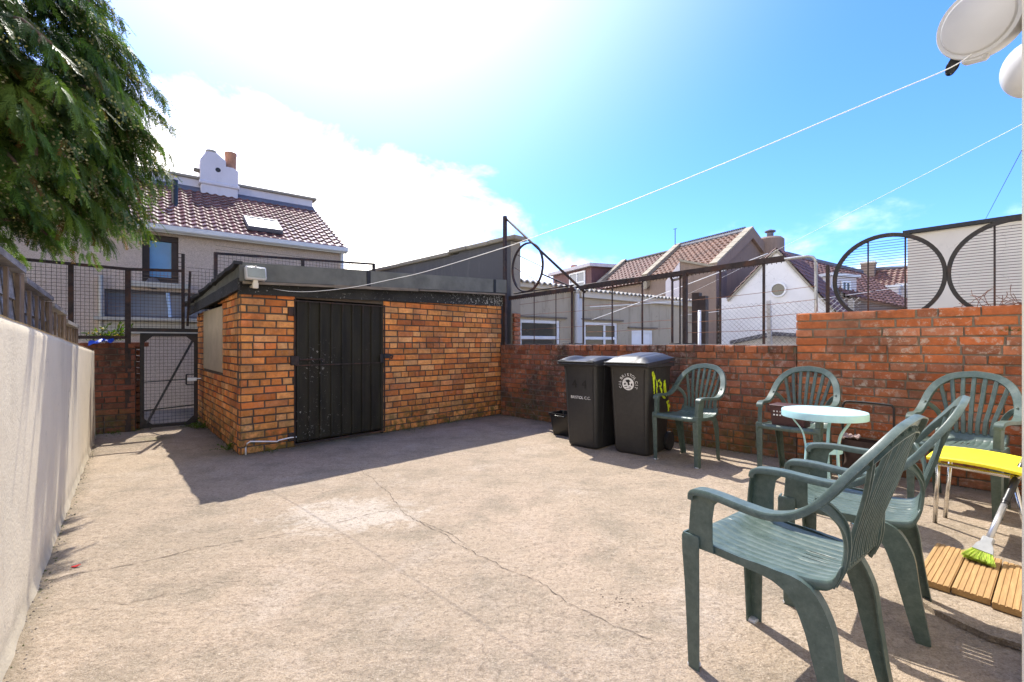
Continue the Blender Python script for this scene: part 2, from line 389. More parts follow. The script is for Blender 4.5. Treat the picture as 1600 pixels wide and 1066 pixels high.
M['glass_cloud_reflection']=glass('skylight_painted_reflection',(.85,.85,.86),.3)  # white base colour paints in the reflection of sunlit cloud on the skylight pane
def tile_mat(name,c,rough=.5,var=.35):
    t=NT(name); w=t.wpos()
    b=t.ramp(t.noise(6,6,.7,w),[(.3,tuple(q*(1-var) for q in c)),(.7,tuple(q*(1+var) for q in c))])
    b=t.mix(1.0,b,t.attr(),'MULTIPLY')
    b=t.mix(t.ramp(t.noise(1.1,6,.7,w),[(.55,.0),(.75,.5)]),b,tuple(q*.45 for q in c))
    t.base(b).rough(rough); t.set(**{'Specular IOR Level':.6}); t.bump(t.noise(60,4,.6,w),.2,.004); return t.m
M['tile_red']=tile_mat('red_concrete_tiles',(.18,.085,.08),.25)
M['tile_orange']=tile_mat('weathered_clay_tiles',(.20,.105,.068),.7)
M['tile_brown']=tile_mat('brown_clay_tiles',(.155,.075,.058),.65)
M['terracotta']=simple('terracotta',(.42,.2,.11),.8,.2,12,.3,60)
M['lead']=simple('grey_lead',(.11,.11,.13),.55,.2,9,.2,60)
M['purple_clad']=simple('plum_cladding',(.14,.065,.062),.7,.15,5,.1,60)
M['corr']=simple('corrugated_cement_sheet',(.42,.39,.33),.9,.3,5,.5,60,dirt=(.24,.2,.14))
M['blue_tarp']=simple('blue_tarpaulin',(.02,.08,.55),.5,.2,8,.2,60)
M['red_scrap']=simple('red_scrap',(.75,.03,.03),.5,.1,8,0)
M['leaf']=None
def leaf_mat(name,rough=.5,trans=.35):
    t=NT(name); c=t.attr()
    hue=t.noise(2.2,4,.6,t.wpos())
    b=t.mix(1.0,c,t.ramp(hue,[(.3,(.75,.8,.8)),(.7,(1.2,1.15,1.0))]),'MULTIPLY')
    t.base(b).rough(rough); t.set(**{'Specular IOR Level':.12})
    tr=t.node('ShaderNodeBsdfTranslucent'); t.link(t.mix(1.0,b,(1.3,1.35,.6),'MULTIPLY'),tr.inputs[0])
    mx=t.node('ShaderNodeMixShader'); mx.inputs[0].default_value=trans
    t.link(t.p.outputs[0],mx.inputs[1]); t.link(tr.outputs[0],mx.inputs[2]); t.link(mx.outputs[0],t.out.inputs[0]); return t.m
M['leaf']=leaf_mat('conifer_foliage')
M['weed']=leaf_mat('weed_leaves',.5,.3)
M['bark']=simple('bark',(.1,.07,.05),.9,.4,9,.8,40)
SUN_E=3.9; SKY_S=.15; EXPO=1.1
SKY_TINT=(.36,.62,1.12,1); CLOUD=(13,12.2,11,1)
# ================================================================== layout (metres, camera above the origin, +Y ahead)
LW_A=V(-.45,0,0); LW_D=V(-.636,.772,0)              # white left wall: foot line
LWP=V(-1.772,1.595,0)
SH=V(-2.786,4.73,0); SF=V(.681,.732,0).normalized(); SS=V(-.66,.75,0).normalized()   # shed near corner, front and side directions
RWO=V(-.18,7.46,0); RW=V(.709,-.7055,0).normalized(); RN=V(-.7055,-.709,0).normalized()   # right wall: corner, direction, yard-side normal
def rw_at(px):                               # distance along the right wall for a photo column
    k=(px-800)/F; return (k*RWO.y-RWO.x)/(RW.x-k*RW.y)
UP=V(0,0,1)

# ------------------------------------------------------------------ ground
g=MB(); n=64
rr=[0,4,8,14,24,50,120,400]
P=[(0,0,-.03)]
for r_ in rr[1:]:
    for k in range(n): P.append((r_*math.cos(2*math.pi*k/n), r_*math.sin(2*math.pi*k/n)+4,-.03))
fs=[(0,1+k,1+(k+1)%n) for k in range(n)]
for i in range(len(rr)-2):
    for k in range(n): fs.append((1+i*n+k,1+(i+1)*n+k,1+(i+1)*n+(k+1)%n,1+i*n+(k+1)%n))
g.add(P,fs); tag(g.build('ground',M['asphalt']),kind='structure')
# yard concrete, gently uneven
g=MB()
def yf(u,v):
    x=-6.2+12.2*u; y=-2.5+11*v
    d=math.hypot(x,y-2)
    z=.006*mnoise.noise(V(x*1.3,y*1.3,0))+.004*mnoise.noise(V(x*4,y*4,3))+.0015*mnoise.noise(V(x*14,y*14,5))
    return (x,y,z)
g.grid(yf,420,380)
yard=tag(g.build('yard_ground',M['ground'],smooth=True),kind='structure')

def yz(x,y): return .006*mnoise.noise(V(x*1.3,y*1.3,0))+.004*mnoise.noise(V(x*4,y*4,3))+.0015*mnoise.noise(V(x*14,y*14,5))
def crack(pxs, w0, w1, jit=.012, seed=1):
    rnd=random.Random(seed); pts=[gnd(*p) for p in pxs]; fine=[]
    for a,b in zip(pts,pts[1:]):
        k=max(2,int((b-a).length/.02))
        for i in range(k): fine.append(a.lerp(b,i/k))
    fine.append(pts[-1]); g=MB(); P=[]; off=0
    for i,p in enumerate(fine):
        t=(fine[min(i+1,len(fine)-1)]-fine[max(i-1,0)]).normalized(); s_=V(-t.y,t.x,0)
        off=off*.8+rnd.uniform(-jit,jit)*.6; w=.62*(w0+(w1-w0)*i/len(fine))*rnd.uniform(.1,1.5)*(1 if 2<i<len(fine)-3 else .2)
        for sg in (1,-1):
            q=p+s_*(off+sg*w*.5); P.append((q.x,q.y,yz(q.x,q.y)+.0025))
    g.add(P,[(2*i,2*i+1,2*i+3,2*i+2) for i in range(len(fine)-1)])
    return g.build('crack',M['crack'],yard)
crack([(556,728),(600,765),(632,800),(690,834),(745,868),(800,893),(850,913),(885,938),(930,966),(985,990),(1040,1010)],.006,.0055,.014,1)
crack([(632,797),(590,800),(545,813),(508,820)],.006,.006,.01,2)
crack([(52,912),(110,898),(180,888),(260,870),(330,854),(400,842),(470,833),(505,822)],.008,.006,.016,3)
crack([(640,806),(680,826),(715,842),(735,856)],.004,.007,.012,4)
crack([(60,965),(150,950),(230,935),(330,915),(400,898)],.004,.004,.03,5)
# loose grit lying on the concrete
g=MB(); rnd=random.Random(5)
for k in range(420):
    if k<40: p=gnd(965+rnd.gauss(0,22),940+rnd.gauss(0,9)); s_=rnd.uniform(.002,.006); g.tint=(.6,.55,.5)
    else:
        p=V(rnd.uniform(-3.4,2.6),rnd.uniform(1.2,5.4),0); s_=rnd.uniform(.0015,.0045); c=rnd.uniform(.5,1.5); g.tint=(c,c*.97,c*.92)
    z=yz(p.x,p.y)
    pts=[(p.x+s_*math.cos(a)*rnd.uniform(.6,1.2),p.y+s_*math.sin(a)*rnd.uniform(.6,1.2),z) for a in (0,1.26,2.5,3.77,5.0)]
    top=(p.x,p.y,z+s_*rnd.uniform(.5,.9)); g.add(pts+[top],[(i,(i+1)%5,5) for i in range(5)])
def seam(O,D,N,L,n,green):
    for k in range(n):
        s_=rnd.uniform(0,L); d=abs(rnd.gauss(0,.035))+.004; p=O+D*s_+N*d; r_=rnd.uniform(.003,.011)*(1-.5*min(1,d/.08))
        g.tint=(.30,.42,.13) if rnd.random()<green else (rnd.uniform(.25,.9),)*3
        z=yz(p.x,p.y); pts=[(p.x+r_*math.cos(q)*rnd.uniform(.6,1.3),p.y+r_*math.sin(q)*rnd.uniform(.6,1.3),z-.001) for q in (0,1.26,2.5,3.77,5.0)]
        g.add(pts+[(p.x,p.y,z+r_*rnd.uniform(.3,.9))],[(i,(i+1)%5,5) for i in range(5)])
seam(SH,SF,V(SF.y,-SF.x,0),3.83,420,.6); seam(SH,SS,V(-SS.y,-(-SS.x),0) if False else V(-.75,-.66,0),2.9,260,.5)
seam(RWO,RW,RN,5.6,520,.45); seam(LWP-LW_D*.4,LW_D,V(.772,.636,0),5.2,420,.25)
M['grit']=simple('grit',(.26,.215,.17),.9,.4,30,0,tint=True)
tag(g.build('grit',M['grit']),kind='stuff',label='small loose grit and crumbs scattered on the concrete yard',cat='grit')

# ------------------------------------------------------------------ brickwork
def brick_face(core, mb, O, X, N, L, z0, z1f, ch, bl, joint, seed, holes=(), header_every=5, proud=.0095, xjit=.006, stagger_end=True, slope=None, off=0, hdr=.5):
    """bricks on a wall face. O foot corner, X along, N outward; z1f(x)=top; holes=(x0,x1,za,zb)"""
    rnd=random.Random(seed); c=0; z=z0
    while z < max(z1f(0),z1f(L))-.01:
        header = header_every and c%header_every==header_every-1
        b=bl*hdr if header else bl
        x=-(b*.5 if c%2 else 0)-off*(c%3)
        while x<L-.005:
            w=b*rnd.uniform(.95,1.05); 
            if rnd.random()<.06: w*=.55
            x0=max(x+joint/2,0.004); x1=min(x+w-joint/2,L-.004)
            x+=w
            if x1-x0<.035: continue
            za=z+joint/2; zb=min(z+ch-joint/2, z1f((x0+x1)/2))
            if zb-za<.015: continue
            segs=[(x0,x1)]
            for (h0,h1,hz0,hz1) in holes:
                if za+.01<hz1 and zb-.01>hz0:
                    ns=[]
                    for s0,s1 in segs:
                        if s1<=h0 or s0>=h1: ns.append((s0,s1)); continue
                        if s0<h0-.03: ns.append((s0,h0))
                        if s1>h1+.03: ns.append((h1,s1))
                    segs=ns
            for s0,s1 in segs:
                j=lambda a=.0035: rnd.uniform(-a,a)
                pr=proud*rnd.uniform(.3,1.4); bv=.005
                mb.tint=(rnd.random(),min(1,max(0,rnd.gauss(.5,.22))),rnd.random())
                P=[]
                for d,ins in ((-.02,0),(pr-bv*.7,0),(pr,bv)):
                    for (xx,zz) in ((s0+ins,za+ins),(s1-ins,za+ins),(s1-ins,zb-ins),(s0+ins,zb-ins)):
                        q=O+X*(xx+j())+UP*(zz+j(.0028))+N*(d+j(.0012)); P.append(q)
                fs=[]
                for k in (0,1):
                    for i in range(4):
                        l=(i+1)%4; fs.append((k*4+i,k*4+l,k*4+4+l,k*4+4+i))
                fs.append((8,9,10,11)); mb.add(P,fs)
        z+=ch; c+=1
    mb.tint=(1,1,1)

# ------------------------------------------------------------------ the brick shed
shed=thing('brick_shed','orange brick outbuilding with flat felt roof and flaking black door','shed',SH)
NF=V(SF.y,-SF.x,0); NS=V(-SS.y,SS.x,0); NS=NS if NS.x<0 else -NS
LF=3.83; LS=2.95
bk=MB(); core=MB()
topF=lambda x:1.68+.03*x; topS=lambda x:1.70-.04*x
# mortar core: front, side, back walls as boxes butted end to end
d0=.552; d1=1.646; DH=1.645
def wallbox(mb,O,X,N,x0,x1,z0,z1,th): # face at N=0, thickness inward
    c=O+X*((x0+x1)/2)+UP*((z0+z1)/2)-N*(th/2); mb.box(c,(x1-x0,th,z1-z0),(X,-N,UP))
wallbox(core,SH,SF,NF,.0,d0,-.02,1.7,.11); wallbox(core,SH,SF,NF,d1,LF,-.02,1.78,.11)
wallbox(core,SH,SF,NF,d0,d1,DH+.01,1.7,.105)
wallbox(core,SH,SS,NS,.10,LS,-.02,1.57,.11)
wallbox(core,SH+SS*LS,SF,-NF,.0,LF,-.02,1.6,.11)
wallbox(core,SH+SF*LF,SS,-NS,.05,LS-.11,-.02,1.6,.11)
brick_face(core,bk,SH,SF,NF,LF,0,topF,.0775,.232,.0155,3,holes=[(d0-.01,d1+.012,-1,DH+.02)])
w0,w1,wz0,wz1=.93,2.35,.80,1.60
brick_face(core,bk,SH,SS,NS,LS,0,topS,.0775,.232,.0155,4,holes=[(w0,w1,wz0,wz1)],header_every=4)
wl=bk.build('wall',M['brick_orange'],shed); cm=core.build('mortar',M['mortar_dark'],wl)
b=MB(); q=SH+SS*((w0+w1)/2)+UP*((wz0+wz1)/2)+NS*.0
b.bbox(q,(w1-w0-.01,.02,wz1-wz0-.01),.004,(SS,NS,UP)); b.build('boarded_window',M['board'],shed)
# roof: mono-pitch slab with turned-down felt edges
oh=.12; 
fl=SH+NF*oh+NS*.045; fr=SH+SF*(LF+.0)+NF*oh
bl_=SH+SS*(LS+.05)+NS*.11; br=SH+SF*LF+SS*(LS+.05)
def zq(p,z): return V(p.x,p.y,z)
rf=MB()
top=[zq(fl,1.968),zq(fr,2.18),zq(br,1.95),zq(bl_,1.735)]
P=[zq(fl,1.78),zq(fr,1.965),zq(br,1.85),zq(bl_,1.66)]+top
rf.hexa(P); roof=rf.build('roof',M['felt'],shed)
# tar joints and lapped felt edges
for t_,w_ in ((.367,.05),(.93,.05)):
    j=MB(); c0=fl.lerp(fr,t_); zt=1.968+(2.18-1.968)*t_; zb=1.78+(1.965-1.78)*t_
    j.box(V(c0.x,c0.y,(zt+zb)/2)+NF*.004,(w_,.008,zt-zb-.01),(SF,NF,UP))
    j.build('tar_joint',M['tar'],roof)
j=MB()  # rough, lumpy tarred verge along the side
rnd=random.Random(8)
pts=[]; 
for i in range(28):
    t_=i/27; p=zq(fl,1.955).lerp(zq(bl_,1.725),t_)+NS*rnd.uniform(.005,.03)+UP*rnd.uniform(-.012,.012); pts.append(p)
j.sweep(pts,[(-.035,-.02),(.035,-.02),(.04,.012),(-.04,.012)],scale=[(rnd.uniform(.7,1.3),rnd.uniform(.7,1.5)) for _ in pts])
j.build('verge',M['tar'],roof,smooth=40)
j=MB(); pts=[zq(fl,1.75).lerp(zq(bl_,1.63),i/20)+NS*rnd.uniform(-.004,.006) for i in range(21)]
j.sweep(pts,[(-.012,-.06),(.012,-.06),(.012,.06),(-.012,.06)]); j.build('side_board',M['fascia'],roof)
# fascia boards and battens on the front
j=MB()
a0=SH+NF*.035-SF*.03; a1=SH+SF*LF+NF*.035
P=[]
for p,z in ((a0,1.655),(a1,1.757)): P.append((p,z))
j.hexa([zq(a0,1.655),zq(a1,1.757),zq(a1-NF*.03,1.757),zq(a0-NF*.03,1.655),zq(a0,1.80),zq(a1,1.98),zq(a1-NF*.03,1.98),zq(a0-NF*.03,1.80)])
j.build('fascia',M['fascia'],roof)
j=MB()
def onf(t_,z,d): p=SH+SF*t_+NF*d; return V(p.x,p.y,z)
def zedge(t_): return 1.772+(1.965-1.78)*(t_/LF)
for ta,tb,dd,h_ in ((-.02,.94,.123,.026),(.93,2.1,.128,.034),(2.12,2.45,.12,.02),(2.45,3.78,.125,.026)):
    j.bar(onf(ta,zedge(ta)-.006,dd),onf(tb,zedge(tb)-.006-(.012 if ta>2.4 else 0),dd),.03,h_)
j.build('batten',M['old_wood'],roof)
# bottom of the overhang
j=MB(); j.hexa([zq(SH+NF*.04,1.778),zq(a1+NF*.005,1.962),zq(a1+NF*.085,1.962),zq(SH+NF*.118,1.778),zq(SH+NF*.04,1.786),zq(a1+NF*.005,1.97),zq(a1+NF*.085,1.97),zq(SH+NF*.118,1.786)])
j.build('soffit',M['tar'],roof)
# door: vertical cover boards, steel grille frame with bars, hasp, hinge lugs
def dp(x,z,d): p=SH+SF*(d0+x)+NF*d; return V(p.x,p.y,z)
W_=d1-d0
door=MB(); nb=8
door.box(dp(W_/2,DH/2+.02,-.055),(W_-.03,.03,DH-.05),(SF,NF,UP))
xs=[0.02+(W_-.04)*i/nb for i in range(nb+1)]
rnd=random.Random(2)
for i in range(nb):
    wv=(xs[i+1]-xs[i])
    door.bbox(dp((xs[i]+xs[i+1])/2,DH/2+.02,-.028+rnd.uniform(-.006,.006)),(wv-.014,.024,DH-.06-rnd.uniform(0,.02)),.004,(SF,NF,UP))
for x in xs: door.bbox(dp(x,DH/2+.02,-.012),(.022,.03,DH-.05),.004,(SF,NF,UP))
for k in range(len(door.v)): pass
do=bpy.data.objects
dobj=door.build('door',M['door'],shed)
fr_=MB()
for x in (-.015,W_+.02): fr_.bar(dp(x,.02,.012),dp(x,DH+.0,.012),.014)
for z in (.03,.905,DH-.02): fr_.bar(dp(-.015,z,.016),dp(W_+.02,z,.016),.012)
for x in xs[1:-1]: fr_.bar(dp(x,DH-.12,.016),dp(x,DH-.02,.016),.007)
fr_.build('steel_frame',M['rust'],dobj)
lk=MB()
lk.bbox(dp(W_+.05,.99,.02),(.1,.03,.06),.006,(SF,NF,UP)); lk.bbox(dp(W_-.03,.96,.025),(.05,.02,.11),.006,(SF,NF,UP)); lk.tube([dp(W_+.09,1.0,.03),dp(W_+.125,.99,.04),dp(W_+.11,.95,.03)],.012)
lk.build('padlock',M['black_iron'],dobj,smooth=40)
lk=MB()
lk.bbox(dp(-.02,.96,.018),(.09,.03,.1),.006,(SF,NF,UP)); lk.tube([dp(.03,.97,.025),dp(.3,.97,.025)],.009); lk.tube([dp(.3,.97,.025),dp(.3,.93,.04)],.007)
lk.build('bolt',M['rust'],dobj,smooth=40)
for z in (1.5,.12):
    lk=MB(); lk.bbox(dp(-.06,z,.012),(.06,.03,.09),.006,(SF,NF,UP)); lk.tube([dp(-.02,z-.05,.02),dp(-.02,z+.05,.02)],.011); lk.build('hinge',M['rust'],dobj,smooth=40)

# floodlight on the fascia
fl0=onf(.085,1.86,.17)
t=thing('floodlight','square grey floodlight clamped to the shed roof edge above brick corner','floodlight',fl0)
h=MB(); ax=(SF,NF,UP)
tl=Matrix.Rotation(R(-12),3,SF); ax2=(SF,tl@NF,tl@UP)
h.bbox(fl0,(.195,.06,.135),.01,ax2); h.bbox(fl0-ax2[1]*.045,(.13,.05,.09),.01,ax2)
h.build('housing',M['grey_plastic'],t,smooth=40)
h=MB(); h.bbox(fl0+ax2[1]*.032,(.165,.006,.105),.002,ax2); h.build('lens',M['lamp_glass'],t)
h=MB(); h.bbox(fl0+UP*.073,(.02,.03,.016),.004,ax); h.bar(fl0+UP*.078,fl0-UP*.13,.02,.012,up=NF); h.bbox(fl0-UP*.085,(.045,.03,.04),.006,ax); h.bbox(fl0-UP*.12-NF*.005,(.055,.035,.06),.006,ax); h.tube([fl0-UP*.12-NF*.01,onf(.085,1.74,.02)],.014)
h.build('bracket',M['upvc'],t,smooth=40)

# white cable stapled along the shed foot
def shf(px,py,d=.03):       # photo point on the shed front plane
    k=(px-800)/F; O=SH+NF*d; t_=(k*O.y-O.x)/(SF.x-k*SF.y); p=O+SF*t_; return V(p.x,p.y,EYE-p.y*(py-HZ)/F)
c=MB(); pts=[shf(384,712),shf(384,700),shf(386,693),shf(391,690),shf(410,690),shf(433,690),shf(436,688),shf(454,684),shf(463,683,.01)]
pts[0].z=.0
c.tube(pts,.0075,8); tag(c.build('cable',M['white_plastic'],smooth=True),'white plastic cable clipped along the shed foot below door hinge','cable')

# ------------------------------------------------------------------ white left wall
wA=LWP-LW_D*2.6; LEN=2.6+(V(-5.02,5.53,0)-LWP).length
LNv=V(.772,.636,0)
wall=MB()
def ltop(s): return 1.257-.036*(s-2.6) if s>2.6 else 1.257
nU,nV=260,50
def lwf(u,v):
    s=LEN*u; z=ltop(s)*v
    p=wA+LW_D*s
    d=.0035*mnoise.noise(V(s*1.1,z*1.3,1))+.0012*mnoise.noise(V(s*6,z*6,2))
    d+=.012*max(0,1-z/.05)*(1+mnoise.noise(V(s*5,0,7)))          # lumpy skirt at the foot
    d-=.010*max(0,(z-(ltop(s)-.02))/.02)                          # eased arris
    return tuple(p+LNv*d+UP*(z-.004))
wall.grid(lwf,nU,nV)
base=len(wall.v)
# top, back and end
a=[wA+UP*(ltop(0)-.004),wA+LW_D*LEN+UP*(ltop(LEN)-.004)]
wall.grid(lambda u,v: tuple(wA+LW_D*(LEN*u)-LNv*(-.0+.14*v)+UP*(ltop(LEN*u)-.005+.004*mnoise.noise(V(LEN*u*3,v,9)))-LNv*.002),120,2)
e=wA+LW_D*LEN
wall.add([e+LNv*.01,e-LNv*.14,e-LNv*.14+UP*ltop(LEN),e+LNv*.0+UP*(ltop(LEN)-.004)],[(0,1,2,3)])
wall.add([wA-LNv*.14,e-LNv*.14,e-LNv*.14+UP*ltop(LEN),wA-LNv*.14+UP*ltop(0)],[(3,2,1,0)])
tag(wall.build('garden_wall',M['white_render'],smooth=50),'long low cream painted wall running along the left of the yard','wall')

# ------------------------------------------------------------------ wooden fence behind it
fn=thing('wooden_fence','weathered grey panel fence stepping down behind the cream wall','fence',LWP-LNv*.2)
def fpt(px,off=.17):           # distance along fence line for a photo column
    O=LWP-LNv*off; k=(px-800)/F; return (k*O.y-O.x)/(LW_D.x-k*LW_D.y)
def fp(s,z,off=.17): p=LWP-LNv*off+LW_D*s; return V(p.x,p.y,z)
segs=[(-60,24,376,421),(27,72,437,467),(75,95.5,477,490),(97.5,116,502.5,511)]
for i,(pa,pb,ya,yb) in enumerate(segs):
    sa=fpt(pa) if pa>-50 else fpt(24)-1.7; sb=fpt(pb); 
    Yb=fp(sb,0).y; zb=EYE-Yb*(yb-HZ)/F; za=zb+(.03 if i<1 else .02)
    Ya=fp(sa,0).y
    if i: za=EYE-Ya*(ya-HZ)/F
    p=MB(); L=sb-sa; nb=9
    for k in range(nb):           # overlapping feather-edge boards
        z1=-.02-k*.145
        mid=(sa+sb)/2
        p.hexa([fp(sa,za+z1-.16,.165),fp(sb,zb+z1-.16,.165),fp(sb,zb+z1-.16,.182),fp(sa,za+z1-.16,.182),fp(sa,za+z1,.182),fp(sb,zb+z1,.182),fp(sb,zb+z1,.19),fp(sa,za+z1,.19)])
    po=p.build('panel',M['fence_wood'],fn)
    p=MB(); nbt=max(2,round(L/.32)) if i else 5
    for k in range(nbt+1):
        s_=sa+.02+(L-.04)*k/nbt; zt=za+(zb-za)*k/nbt
        p.bar(fp(s_,zt-1.3,.156),fp(s_,zt-.035,.156),.038,.016,up=LNv)
    p.build('batten',M['batten'],po)
    p=MB(); p.bar(fp(sa-.02,za,.165),fp(sb+.015,zb,.165),.075,.035); p.build('cap_rail',M['fence_wood'],po)
    p=MB(); p.bar(fp(sb+.035,0,.17),fp(sb+.035,zb-.02,.17),.045); p.build('post',M['batten'],fn)

# ------------------------------------------------------------------ boundary: brick pier wall, gate, mesh screen
GD=V(.8,.6,0); GO=V(-4.42,6.47,0); GN=V(.6,-.8,0)
def gs(px,off=0):
    O=GO+GN*off; k=(px-800)/F; return (k*O.y-O.x)/(GD.x-k*GD.y)
def gp(s,z,off=0): p=GO+GD*s+GN*off; return V(p.x,p.y,z)
def gpx(px,py,off=0): s=gs(px,off); p=GO+GN*off+GD*s; return V(p.x,p.y,EYE-p.y*(py-HZ)/F)
sl=gs(40); sr=gs(212)
pier=thing('boundary_wall','dark sooty old brick wall beside the mesh gate','wall',gp(sr,0))
b=MB(); c=MB(); O=gp(sl,0,.02); 
wallbox(c,O,GD,GN,0,sr-sl,-.02,1.12,.2); brick_face(c,b,O,GD,GN,sr-sl,0,lambda x:1.15,.0775,.232,.013,21,header_every=3,xjit=.01)
rnd=random.Random(3)
for k in range(5): b.tint=(rnd.random(),rnd.random(),0); b.bbox(O+GD*(.12+.23*k)+UP*(1.125+rnd.uniform(0,.02))-GN*.09,(.21,.19,.06),.006,(GD,GN,UP))
pw=b.build('brickwork',M['brick_dark'],pier); c.build('mortar',M['mortar_sooty'],pier)
b=MB(); O2=gp(sr,0,-.02)
for k in range(14): b.tint=(rnd.random(),rnd.random(),0); b.bbox(gp(sr+.03,.045+.082*k,-.22),(.1,.2,.068),.006,(GD,GN,UP))
b.build('return_bricks',M['brick_red'],pier)

def mesh_panel(mb,pt,s0,s1,z0,z1,pitch=.045,r=.0024,rnd=random.Random(1),jit=.004):
    n=int((s1-s0)/pitch)
    for k in range(1,n+1):
        s=s0+k*(s1-s0)/(n+1); mb.tube([pt(s+rnd.uniform(-jit,jit),z0(s) if callable(z0) else z0),pt(s+rnd.uniform(-jit,jit),z1(s) if callable(z1) else z1)],r,4)
    zt=max(z1(s0),z1(s1)) if callable(z1) else z1; zb=min(z0(s0),z0(s1)) if callable(z0) else z0
    m=int((zt-zb)/pitch)
    for k in range(1,m+1):
        z=zb+k*(zt-zb)/(m+1); mb.tube([pt(s0,z+rnd.uniform(-jit,jit)),pt(s1,z+rnd.uniform(-jit,jit))],r,4)

scr=thing('mesh_screen','tall rusty wire mesh screen over the dark brick wall and gate','mesh fence',gp(gs(196),0))
s111=gs(111); s196=gs(200); s286=gs(286); s50=gs(52)
z_t1=gpx(111,415).z; z_t2=gpx(196,421).z; z_t3=gpx(286,424).z; z_b=gpx(111,527).z; z_l=gpx(250,516).z
for s_,za,zb,w in ((s111,z_b,z_t1,.05),(s196,.0,z_t2,.06),(s286,z_l,gpx(286,397).z,.04),(gs(293),z_l+.06,gpx(293,424).z,.03)):
    b=MB(); b.bar(gp(s_,za,.0),gp(s_ + (0.03 if w==.03 else 0),zb,.0),w,w,up=GN); b.build('post',M['rust'],scr)
for q0,q1,w_ in ((gp(s50-.2,z_t1+.03,.035),gp(s196,z_t2,.035),.035),(gp(s196,z_t2,.035),gp(s286,z_t3,.035),.035),(gp(s50,z_b,.035),gp(s196-.03,z_b,.035),.04)):
    b=MB(); b.bar(q0,q1,w_); b.build('rail',M['rust'],scr)
for k,(zz) in enumerate((397,403,410,417)): b=MB(); b.bar(gp(gs(276),gpx(280,zz).z,.0),gp(s286,gpx(286,zz).z,.0),.008); b.build('stub_wire',M['rust'],scr)
b=MB(); b.bar(gp(s196,z_l,.02),gp(gs(309),z_l,.02),.05); b.build('lintel',M['black_iron'],scr)
b=MB(); mesh_panel(b,lambda s,z: gp(s,z,-.01),s50-.2,s111,z_b,z_t1); mesh_panel(b,lambda s,z: gp(s,z,-.01),s111,s196,z_b,z_t1)
mesh_panel(b,lambda s,z: gp(s,z,-.01),s196,s286,z_l,z_t2); b.build('wire_mesh',M['rust'],scr)
rnd=random.Random(4)
b=MB(); p0=gs(291); p1=gs(335,-.2)
def torn(s): return gpx(291,428).z+(s-p0)/(p1-p0)*.14+.03*math.sin(s*40)
mesh_panel(b,lambda s,z: gp(s,z,-.02),p0,gs(345),z_l,torn,.05); b.build('torn_mesh',M['rust'],scr)

gate=thing('mesh_gate','low black framed wire mesh gate with diagonal brace','gate',gp(gs(218),0,.03))
ga=gs(222,.03); gb=gs(306,.03); gt=gpx(260,521,.03).z; g0=.03
b=MB()
for s_ in (ga,gb): b.bar(gp(s_,g0,.03),gp(s_,gt,.03),.045,.045,up=GN)
b.bar(gp(ga,gt-.02,.03),gp(gb,gt-.02,.03),.045,.04); b.bar(gp(ga,g0+.02,.03),gp(gb,g0+.02,.03),.045,.04)
b.build('frame',M['black_iron'],gate)
b=MB()
for (sx,sz,dx,dz) in ((ga,gt,1,-1),(gb,gt,-1,-1),(ga,g0,1,1),(gb,g0,-1,1)):
    b.prism([gp(sx+dx*.02,sz+dz*.02,.045),gp(sx+dx*.13,sz+dz*.02,.045),gp(sx+dx*.02,sz+dz*.13,.045)],GN*.006)
b.build('corner_plate',M['black_iron'],gate)
b=MB(); b.bar(gp(ga+.05,g0+.06,.052),gp(gb-.04,gt-.1,.052),.025,.012); b.build('brace',M['black_iron'],gate)
b=MB(); b.bar(gp(ga,.64,.055),gp(gb-.1,.66,.055),.014); b.bar(gp(ga,.265,.055),gp(gb,.30,.055),.018); b.build('cross_bar',M['black_iron'],gate)
b=MB(); mesh_panel(b,lambda s,z: gp(s,z,.02),ga,gb,g0,gt,.046,.002); b.build('wire_mesh',M['rust'],gate)
b=MB(); hz_=.655
for (x0,z0_,x1,z1_) in ((-.11,-.07,-.11,.07),(-.11,.07,0,.07),(-.11,-.07,0,-.07)): b.bar(gp(gb+x0,hz_+z0_,.05),gp(gb+x1,hz_+z1_,.05),.014)
b.build('latch_box',M['black_iron'],gate)
b=MB(); b.bbox(gp(gb-.045,hz_,.055),(.11,.02,.05),.004,(GD,GN,UP)); b.bar(gp(gb-.02,hz_+.01,.07),gp(gb+.06,hz_+.01,.07),.012); b.build('latch',M['alu'],gate)

# mesh fence behind the shed roof
bf=thing('mesh_fence','rusty framed wire mesh fence standing behind the flat shed roof','mesh fence',SH+SS*LS)
BO=SH+SS*(LS+.12)
def bs(px): k=(px-800)/F; return (k*BO.y-BO.x)/(SF.x-k*SF.y)
def bp(s,z): p=BO+SF*s; return V(p.x,p.y,z)
def bz(px,py): return EYE-(BO+SF*bs(px)).y*(py-HZ)/F
za=bz(337,396); zb=bz(585,413); sa,sb=bs(337),bs(585)
ztop=lambda s: za+(zb-za)*(s-sa)/(sb-sa)
for px in (337,473,584):
    b=MB(); b.bar(bp(bs(px),0),bp(bs(px),ztop(bs(px))+.015),.045,.045,up=NF); b.build('post',M['rust'],bf)
b=MB(); b.bar(bp(sa,za),bp(sb,zb),.035); b.build('rail',M['rust'],bf)
b=MB(); mesh_panel(b,bp,sa,sb,1.6,ztop,.06,.0024); b.build('wire_mesh',M['rust'],bf)

